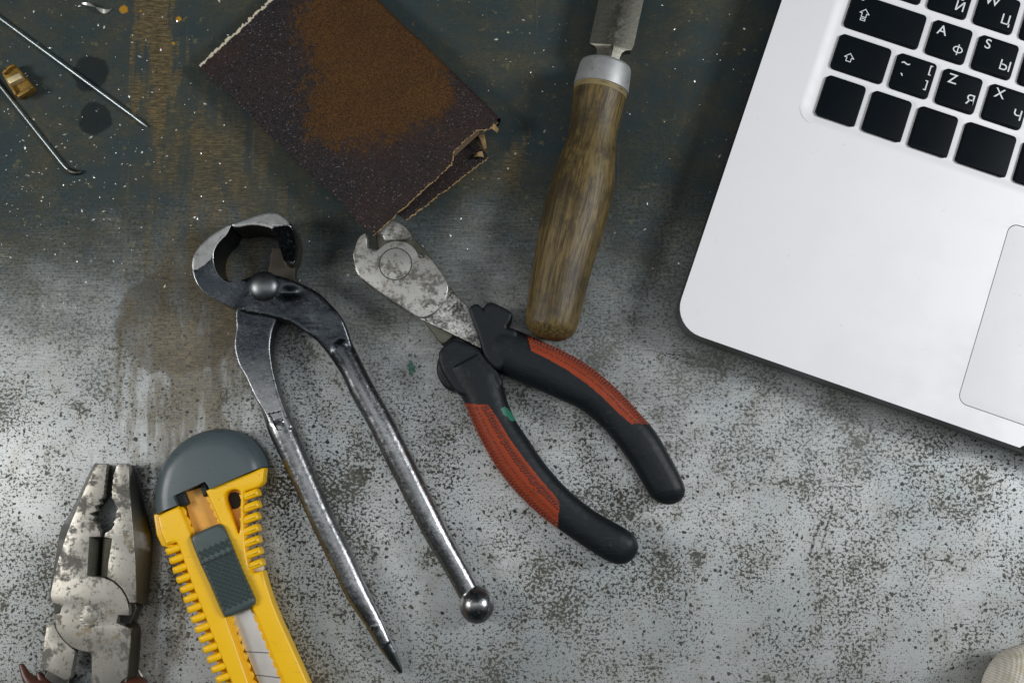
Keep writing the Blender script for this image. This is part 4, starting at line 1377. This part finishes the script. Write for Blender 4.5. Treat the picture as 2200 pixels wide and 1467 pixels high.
# ------------------------------------------------------------------ LAPTOP
def build_laptop():
    ZT = 17.0
    a, b = P(1560, 742, ZT), P(2190, 961, ZT)
    rz = math.atan2(b.y - a.y, b.x - a.x)
    # corner: intersection of front line and left line
    c, d = P(1470, 622, ZT), P(1680, 3, ZT)
    ux = Vector((math.cos(rz), math.sin(rz)))
    uy = Vector((-ux.y, ux.x))
    o0 = Vector((a.x, a.y)) + ux * ((Vector((c.x - a.x, c.y - a.y)) @ ux + Vector((d.x - a.x, d.y - a.y)) @ ux) / 2)
    T = thing('laptop', 'open silver aluminium laptop with black keys reaching in from the right', 'laptop', (o0.x, o0.y, 0), rz)

    def loc(px, py, z=ZT):
        p = P(px, py, z)
        v = Vector((p.x - o0.x, p.y - o0.y))
        return (v @ ux, v @ uy)

    def rrect(x0, x1, y0, y1, r, n=8):
        pts = []
        for cx, cy, a0 in ((x1 - r, y1 - r, 0), (x0 + r, y1 - r, 90), (x0 + r, y0 + r, 180), (x1 - r, y0 + r, 270)):
            for k in range(n + 1):
                an = math.radians(a0 + 90 * k / n)
                pts.append((cx + r * math.cos(an), cy + r * math.sin(an)))
        return pts
    BW, BD, R = 0.325, 0.227, 0.0115
    # thumb scoop in the front edge
    sx0 = loc(2192, 958)[0]
    outl = rrect(0, BW, 0, BD, R)
    i = [k for k, p in enumerate(outl) if abs(p[0] - (BW - R)) < 1e-6 and p[1] < 1e-6][0]
    scoop = [(sx0, 0), (sx0 + 0.0008, 0.0011), (sx0 + 0.003, 0.0016), (sx0 + 0.050, 0.0016), (sx0 + 0.0522, 0.0011), (sx0 + 0.053, 0)]
    outl2 = outl[:i] + scoop + outl[i:]
    wx0, wy0 = loc(1707, 255)[0], loc(1735, 275)[1]
    wx0 = (loc(1707, 255)[0] + loc(1795, 0)[0]) / 2
    wy0 = loc(2000, 352)[1]
    wx1, wy1 = BW - wx0, wy0 + 0.112
    tp = rrect(loc(2110, 680)[0], loc(2110, 680)[0] + 0.105, loc(2140, 893)[1], loc(2172, 478)[1], 0.0038)
    tpi = rrect(loc(2110, 680)[0] + 0.00025, loc(2110, 680)[0] + 0.10475, loc(2140, 893)[1] + 0.00025, loc(2172, 478)[1] - 0.00025, 0.0036)
    well = rrect(wx0, wx1, wy0, wy1, 0.0065)
    base = make('base', plate([outl2, well, tp], 8.0, ZT, 0), M_alu, T, 30, local=True, mats=[M_edge], matfn=lambda c_, n_: 1 if n_[2] < 0.4 else 0)
    make('bottom_case', plate(rrect(0.0003, BW - 0.0003, 0.0003, BD - 0.0003, R), 1.4, 7.9, 3.2, res=4), M_edge, base, 50, local=True)
    for fx in (0.02, BW - 0.02):
        for fy in (0.02, BD - 0.02):
            make('rubber_foot', plate([(fx + 0.006 * math.cos(q), fy + 0.006 * math.sin(q)) for q in np.linspace(0, 6.283, 20, endpoint=False)], 0.05, 1.6, 0.3), M_rubber, base, local=True)
    make('trackpad', plate(tpi, 9.0, ZT - 0.05, 0.12), M_alu, T, 50, local=True)
    # sunken keyboard well: sloping rim then floor
    V, F = [], []
    loops = []
    for k in range(9):
        t = k / 8
        s = t * t * (3 - 2 * t)
        ins = 0.0050 * t
        loops.append([(x, y, (ZT - 0.85 * s) * MM) for x, y in rrect(wx0 + ins, wx1 - ins, wy0 + ins, wy1 - ins, 0.0068 - ins * 0.55)])
    nl = len(loops[0])
    for L in loops:
        V += L
    for k in range(len(loops) - 1):
        for j in range(nl):
            j2 = (j + 1) % nl
            F.append((k * nl + j, k * nl + j2, (k + 1) * nl + j2, (k + 1) * nl + j))
    F.append(tuple((len(loops) - 1) * nl + j for j in range(nl)))
    make('keyboard_well', (np.array(V), F), M_alu, T, 60, local=True)
    zw = ZT - 0.85

    def text(ch, x, y, size, par, sx=1.0, mirror=False):
        cu = bpy.data.curves.new('t', 'FONT')
        cu.body = ch
        cu.size = size
        cu.offset = 0.00002
        cu.align_x = 'CENTER'
        cu.align_y = 'CENTER'
        ob = bpy.data.objects.new('t', cu)
        COL.objects.link(ob)
        dg = bpy.context.evaluated_depsgraph_get()
        me = bpy.data.meshes.new_from_object(ob.evaluated_get(dg))
        v, f = geo_of(me)
        bpy.data.objects.remove(ob)
        if len(v) == 0:
            return
        v = v - np.array(((v[:, 0].min() + v[:, 0].max()) / 2, (v[:, 1].min() + v[:, 1].max()) / 2, 0))
        v = v * np.array((sx, 1, 1)) + np.array((x, y, (zw + 1.48) * MM))
        me2 = bpy.data.meshes.new('legend')
        me2.from_pydata([tuple(p) for p in v], [], f)
        me2.materials.append(M_leg)
        o = bpy.data.objects.new('legend', me2)
        COL.objects.link(o)
        o.parent = par

    def stroke(paths, par, w=0.00032, closed=True):
        gs = []
        for L in paths:
            L = [np.array(p) for p in L]
            n = len(L)
            for k in range(n if closed else n - 1):
                p, q = L[k], L[(k + 1) % n]
                dd = (q - p) / np.linalg.norm(q - p)
                nn = np.array((-dd[1], dd[0])) * w / 2
                p, q = p - dd * w / 2, q + dd * w / 2
                z = (zw + 1.48 + 0.002 * k) * MM
                gs.append((np.array([(*(p + nn), z), (*(p - nn), z), (*(q - nn), z), (*(q + nn), z)]), [(0, 1, 2, 3)]))
        make('legend', join(*gs), M_leg, par, local=True)

    K = {}

    def key(nm, corners, label=None, fix=None):
        q = [loc(*p) for p in ZK(corners)]
        x0, x1 = (q[0][0] + q[3][0]) / 2, (q[1][0] + q[2][0]) / 2
        y1, y0 = (q[0][1] + q[1][1]) / 2, (q[2][1] + q[3][1]) / 2
        if fix:
            x0, x1, y0, y1 = [n if n is not None else o for n, o in zip(fix, (x0, x1, y0, y1))]
        o = make('key', plate(rrect(x0, x1, y0, y1, 0.0017, 6), zw + 0.05, zw + 1.45, 0.42, res=3), M_key, T, 50, local=True, label=label)
        # dark slot the key sits in
        make('key_slot', plate(rrect(x0 - 0.00028, x1 + 0.00028, y0 - 0.00028, y1 + 0.00028, 0.0019, 5), zw - 0.05, zw + 0.03, 0), M_void, o, local=True)
        K[nm] = (o, x0, x1, y0, y1)
        return o

    q_a = key('A', [(1045, 135), (1310, 215), (1245, 445), (985, 365)], 'black key printed A and a Cyrillic letter')
    ax0, ax1, ay0, ay1 = K['A'][1:]
    q_s = key('S', [(1360, 240), (1628, 320), (1560, 550), (1300, 470)], 'black key printed S and a Cyrillic letter', (None, None, ay0, ay1))
    pit = K['S'][1] - ax0
    kw = ax1 - ax0
    key('D', [(1360, 240), (1628, 320), (1560, 550), (1300, 470)], None, (ax0 + 2 * pit, ax0 + 2 * pit + kw, ay0, ay1))
    key('caps', [(490, -60), (995, 100), (930, 345), (430, 190)], 'wide black caps lock key', (None, None, ay0, ay1))
    key('tilde', [(800, 365), (1062, 440), (1000, 680), (735, 600)], 'black key printed with tilde and square brackets')
    ty0, ty1 = K['tilde'][3:]
    tx0 = K['tilde'][1]
    key('shift', [(400, 235), (750, 340), (690, 575), (340, 460)], 'black shift key', (None, None, ty0, ty1))
    key('Z', [(1115, 470), (1380, 550), (1310, 785), (1050, 705)], 'black key printed Z and a Cyrillic letter', (None, None, ty0, ty1))
    key('X', [(1115, 470), (1380, 550), (1310, 785), (1050, 705)], 'black key printed X and a Cyrillic letter', (K['Z'][1] + pit, K['Z'][1] + pit + kw, ty0, ty1))
    key('C', [(1115, 470), (1380, 550), (1310, 785), (1050, 705)], None, (K['Z'][1] + 2 * pit, K['Z'][1] + 2 * pit + kw, ty0, ty1))
    key('fn', [(310, 515), (580, 595), (495, 875), (230, 790)], 'blank black corner key')
    fy0, fy1 = K['fn'][3:]
    key('ctrl', [(630, 620), (895, 700), (810, 985), (545, 900)], None, (None, None, fy0, fy1))
    key('alt', [(945, 728), (1212, 805), (1130, 1088), (865, 1005)], None, (None, None, fy0, fy1))
    key('cmd', [(1270, 835), (1610, 940), (1530, 1225), (1185, 1115)], 'wider blank black key', (None, None, fy0, fy1))
    key('space', [(1270, 835), (1610, 940), (1530, 1225), (1185, 1115)], 'black space bar', (K['cmd'][2] + pit - kw, K['cmd'][2] + pit - kw + 0.09, fy0, fy1))
    rowp = ay0 - ty0
    qy0, qy1 = ay0 + rowp, ay1 + rowp
    qx = loc(*ZK([(995, 55)])[0])[0]
    key('Q', [(0, 0)] * 4, 'black key printed with a Cyrillic letter', (qx, qx + kw, qy0, qy1))
    key('W', [(0, 0)] * 4, 'black key printed W and a Cyrillic letter', (qx + pit, qx + pit + kw, qy0, qy1))
    key('E', [(0, 0)] * 4, None, (qx + 2 * pit, qx + 2 * pit + kw, qy0, qy1))
    key('tab', [(0, 0)] * 4, 'wide black tab key', (K['caps'][1], qx - (pit - kw), qy0, qy1))
    # rows further up, out of the picture but within a step to the side
    for r in (2, 3):
        for n in range(-1, 4):
            x = qx + (n - 0.5 * (r - 1)) * pit
            key('u%d%d' % (r, n), [(0, 0)] * 4, None, (x, x + kw, ay0 + r * rowp, ay1 + r * rowp if r == 2 else ay0 + r * rowp + 0.008))
    hs = 0.0058

    def leg(nm, ch, px, py, size=hs, sx=1.0):
        x, y = loc(*ZK([(px, py)])[0])
        text(ch, x, y, size, K[nm][0], sx)
    leg('A', 'A', 1095, 213)
    fx_, fy_ = loc(*ZK([(1200, 347)])[0])
    stroke([[(fx_ + 0.00175 * math.cos(q), fy_ + 0.00125 * math.sin(q)) for q in np.linspace(0, 6.2832, 26, endpoint=False)]], K['A'][0], 0.00044)
    stroke([[(fx_, fy_ + 0.0021), (fx_, fy_ - 0.0021)]], K['A'][0], 0.00044, False)
    leg('S', 'S', 1408, 307)
    leg('S', 'Ы', 1524, 455)
    leg('Z', 'Z', 1166, 545)
    leg('Z', 'Я', 1285, 688)
    leg('X', 'X', 1488, 645)
    leg('X', 'Ч', 1608, 792)
    leg('Q', 'Й', 1220, 40)
    leg('Q', 'Q', 1100, -95)
    leg('W', 'W', 1438, 12)
    leg('W', 'Ц', 1530, 148)
    leg('tilde', '~', 845, 440, 0.0062)
    leg('tilde', '`', 815, 515, 0.0068)
    leg('tilde', '[', 1014, 490, 0.0046)
    leg('tilde', ']', 980, 590, 0.0046)

    def arrow(nm, px, py, s, lock):
        x, y = loc(*ZK([(px, py)])[0])
        A = [(0, 1.0), (1.0, 0.0), (0.5, 0.0), (0.5, -0.85), (-0.5, -0.85), (-0.5, 0.0), (-1.0, 0.0)]
        ps = [[(x + u * s, y + v * s) for u, v in A]]
        if lock:
            ps.append([(x + u * s, y + v * s) for u, v in ((-0.5, -1.2), (0.5, -1.2), (0.5, -1.65), (-0.5, -1.65))])
        stroke(ps, K[nm][0])
    arrow('shift', 457, 402, 0.00185, False)
    arrow('caps', 562, 100, 0.00185, True)
    o, x0, x1, y0, y1 = K['caps']
    lx, ly = loc(*ZK([(552, 0)])[0])
    make('indicator', plate([(lx + 0.0007 * math.cos(q), ly + 0.0007 * math.sin(q)) for q in np.linspace(0, 6.283, 14, endpoint=False)], zw + 1.40, zw + 1.49, 0), M_leg, o, local=True)


build_laptop()


# ------------------------------------------------------------------ GLOVE
def build_glove():
    c = P(2150, 1460, 0)
    T = thing('work_glove', 'cream knitted cotton work glove, fingertip entering the bottom right corner', 'glove', c)
    m = Mat('cream_cotton_knit')
    wv = m.mp((1, 1, 1), rot=(0, 0, 0.45))
    w = m.t.nodes.new('ShaderNodeTexWave')
    m.link(wv, w.inputs['Vector'])
    w.inputs['Scale'].default_value = 330
    w.inputs['Distortion'].default_value = 0.6
    w.bands_direction = 'Y'
    w2 = m.t.nodes.new('ShaderNodeTexWave')
    m.link(wv, w2.inputs['Vector'])
    w2.inputs['Scale'].default_value = 300
    w2.inputs['Distortion'].default_value = 0.6
    h = m.math('ADD', w.outputs['Fac'], m.math('MULTIPLY', w2.outputs['Fac'], 0.7))
    col = m.mix(m.step(h, 0.2, 1.3), (0.62, 0.565, 0.48), (0.83, 0.78, 0.70))
    col = m.mix(m.math('MULTIPLY', m.step(m.noise(130, 4, 0.6), 0.5, 0.66), 0.55), col, (0.50, 0.45, 0.28))
    m.set(col=col, rough=0.95, spec=0.1, normal=m.bump(h, 0.55, 0.0003))

    def finger(p0, p1, r0, r1, z0, z1):
        a, b = np.array((*p0, z0 * MM)), np.array((*p1, z1 * MM))
        secs = []
        d = (b - a)
        Ln = np.linalg.norm(d)
        d /= Ln
        s = np.cross(d, (0, 0, 1.0))
        s /= np.linalg.norm(s)
        u = np.cross(s, d)
        for k in range(9, 0, -1):
            q = k / 9 * math.pi / 2 * 0.98
            secs.append((a - d * r0 * MM * 0.8 * math.sin(q), s, u, r0 * MM * math.cos(q), r0 * MM * 0.82 * math.cos(q)))
        for k in range(14):
            t = k / 13
            r = (r0 * (1 - t) + r1 * t) * MM * (1 + 0.03 * math.sin(t * 14))
            secs.append((a + d * Ln * t, s, u, r, r * 0.82))
        return rings(secs, 32)
    q = P(2192, 1487, 12)
    base = (q.x, q.y)
    g = [finger(base, (base[0] + 0.060, base[1] - 0.026), 18.5, 15.0, 15.4, 14.5),
         finger((base[0] + 0.012, base[1] - 0.052), (base[0] + 0.070, base[1] - 0.052), 12.5, 13.5, 11.5, 13.0)]
    make('finger', fuse([g[0]], 0.8, 4, None, 0.5, 90), m.m, T, 80)
    make('finger', fuse([g[1]], 0.8, 4, None, 0.5, 90), m.m, T, 80)
    palm = finger((base[0] + 0.070, base[1] - 0.040), (base[0] + 0.13, base[1] - 0.055), 36, 40, 15.5, 15.5)
    pv = palm[0].copy()
    pv[:, 2] = 0.0155 + (pv[:, 2] - 0.0155) * 0.46
    make('palm', fuse([(pv, palm[1])], 1.2, 4, None, 0.5, 60), m.m, T, 80)


build_glove()


# ------------------------------------------------------------------ SMALL METAL BITS
def rod(name, label, pts, r, tip=None):
    q0 = P(*pts[len(pts) // 2], 0)
    T = thing(name, label, 'rod', (q0.x, q0.y, 0))
    path = [P(x, y, z) for (x, y), z in pts_z(pts, r)]
    return T, path


def pts_z(pts, r):
    return [((x, y), r / MM + 0.05) for x, y in pts]


def lin(a, b, n):
    return [tuple(np.array(a) + (np.array(b) - np.array(a)) * k / n) for k in range(n + 1)]


r = 0.00078
p = lin((-220, -122), (283, 247), 24)
q0 = P(100, 110)
T = thing('metal_rod', 'straight thin grey metal rod, longer of two in the top left corner', 'rod', (q0.x, q0.y, 0))
make('shaft', tube([P(x, y, 0.85) for x, y in p], r, 14), M_wire, T)
p = lin((282, 246), (317, 273), 6)
make('tip', tube([P(x, y, 0.80) for x, y in p], [r, r * 0.8, r * 0.95, r * 1.05, r * 1.0, r * 0.9, r * 0.5], 14), M_wire, T, label='slightly flattened rod tip')
q0 = P(80, 280)
T = thing('hooked_wire', 'thin grey wire with a bent dark end, below the brass fitting', 'wire', (q0.x, q0.y, 0))
p = lin((-160, -16), (130, 347), 22) + [(140, 359), (148, 366)]
make('shaft', tube([P(x, y, 0.80) for x, y in p], 0.00072, 14), M_wire, T)
make('bent_end', tube([P(x, y, 0.9) for x, y in ((146, 364), (153, 369), (161, 371), (169, 371), (177, 369))], [0.0008, 0.0011, 0.0012, 0.0010, 0.0005], 12), M_side, T, label='blackened bent tip')

q0 = P(34, 172)
T = thing('brass_fitting', 'small tarnished brass fitting between the two thin rods', 'fitting', (q0.x, q0.y, 0))
body = ZB([(8, 545), (60, 495), (100, 478), (125, 498), (190, 575), (246, 650), (236, 672), (140, 730), (112, 716), (60, 640)])
make('base', plate(W2(chaikin(body, 1, 0.15), 4.2), 0.1, 4.2, 0.4), M_brass, T)
make('bridge', plate(W2(ZB([(40, 590), (142, 545), (170, 582), (72, 632)]), 7.0), 3.8, 7.0, 0.5), mat_plain('polished_brass', (0.62, 0.52, 0.30), 0.45, 0.5, 0.25, 500, 0.2), T, label='bright polished bridge')
for q in ([(8, 545), (60, 495), (100, 478), (112, 492), (70, 512), (26, 556)], [(214, 645), (246, 650), (236, 672), (140, 730), (120, 718), (126, 706)], [(66, 640), (84, 632), (126, 706), (112, 716)]):
    make('rim', plate(W2(ZB(q), 6.0), 3.8, 6.0, 0.3), M_brass, T)

# curled swarf near the top edge
q0 = P(210, 20)
T = thing('metal_shaving', 'curled bright metal shaving near the top left edge', 'shaving', (q0.x, q0.y, 0))
p = cat([(176, 8), (190, 10), (203, 14), (212, 20), (222, 25), (232, 24), (240, 20)], 4, False)
V, F = [], []
for i, (x, y) in enumerate(p):
    t = i / (len(p) - 1)
    c = P(x, y, 0.5 + 1.0 * math.sin(t * 3.1))
    w = 0.0007 * (0.4 + math.sin(t * math.pi))
    an = t * 5
    V += [(c.x, c.y + w * math.cos(an), max(c.z + w * math.sin(an), 0.0001)), (c.x, c.y - w * math.cos(an), max(c.z - w * math.sin(an), 0.0001))]
for i in range(len(p) - 1):
    F.append((2 * i, 2 * i + 1, 2 * i + 3, 2 * i + 2))
V2 = [(a, b, c_ + 0.00015) for a, b, c_ in V]
make('ribbon', join((np.array(V), F), (np.array(V2), [f[::-1] for f in F])), M_chip, T, 60)

# thin steel sliver next to the pliers sleeve
q0 = P(303, 1448)
T = thing('steel_sliver', 'tiny bright steel sliver beside the combination pliers handle', 'sliver', (q0.x, q0.y, 0))
make('strip', tube([P(297, 1438, 0.6), P(303, 1449, 0.6), P(310, 1461, 0.6)], [0.0002, 0.00045, 0.0002], 8), M_chip, T)

# filings scattered over the far half
gs = []
clusters = [(150, 330, 150, 130, 120), (120, 60, 160, 70, 50), (330, 230, 120, 160, 50), (130, 440, 180, 110, 90), (320, 480, 180, 120, 50), (1180, 60, 110, 90, 40), (760, 470, 170, 100, 26), (1240, 330, 160, 160, 30), (1460, 520, 160, 260, 30), (1000, 420, 200, 150, 20), (1560, 150, 120, 140, 20)]
for cx, cy, sx, sy, n in clusters:
    for _ in range(n):
        x, y = random.gauss(cx, sx), random.gauss(cy, sy)
        if y > 720:
            continue
        s = random.choice((0.12, 0.15, 0.18, 0.22, 0.3, 0.42)) * random.uniform(0.7, 1.2) * MM
        c = P(x, y, 0.12)
        an = random.uniform(0, math.pi)
        e = random.uniform(1.0, 2.6)
        ca, sa = math.cos(an), math.sin(an)
        V = []
        for u, v, z in ((1, 0, 0), (0, 1, 0.0), (-1, 0, 0), (0, -1, 0), (0.1, 0.1, 0.9)):
            V.append((c.x + (u * ca * e - v * sa) * s, c.y + (u * sa * e + v * ca) * s, 0.00004 + z * s * random.uniform(0.4, 1.0)))
        gs.append((np.array(V), [(0, 1, 4), (1, 2, 4), (2, 3, 4), (3, 0, 4), (3, 2, 1, 0)]))
fil = make('metal_filings', join(*gs), M_chip, None, 10)
fil['kind'] = 'stuff'
fil['label'] = 'bright metal filings scattered over the dark part of the bench'
fil['category'] = 'filings'
for o in bpy.data.objects:
    if '_r' in o:
        del o['_r']
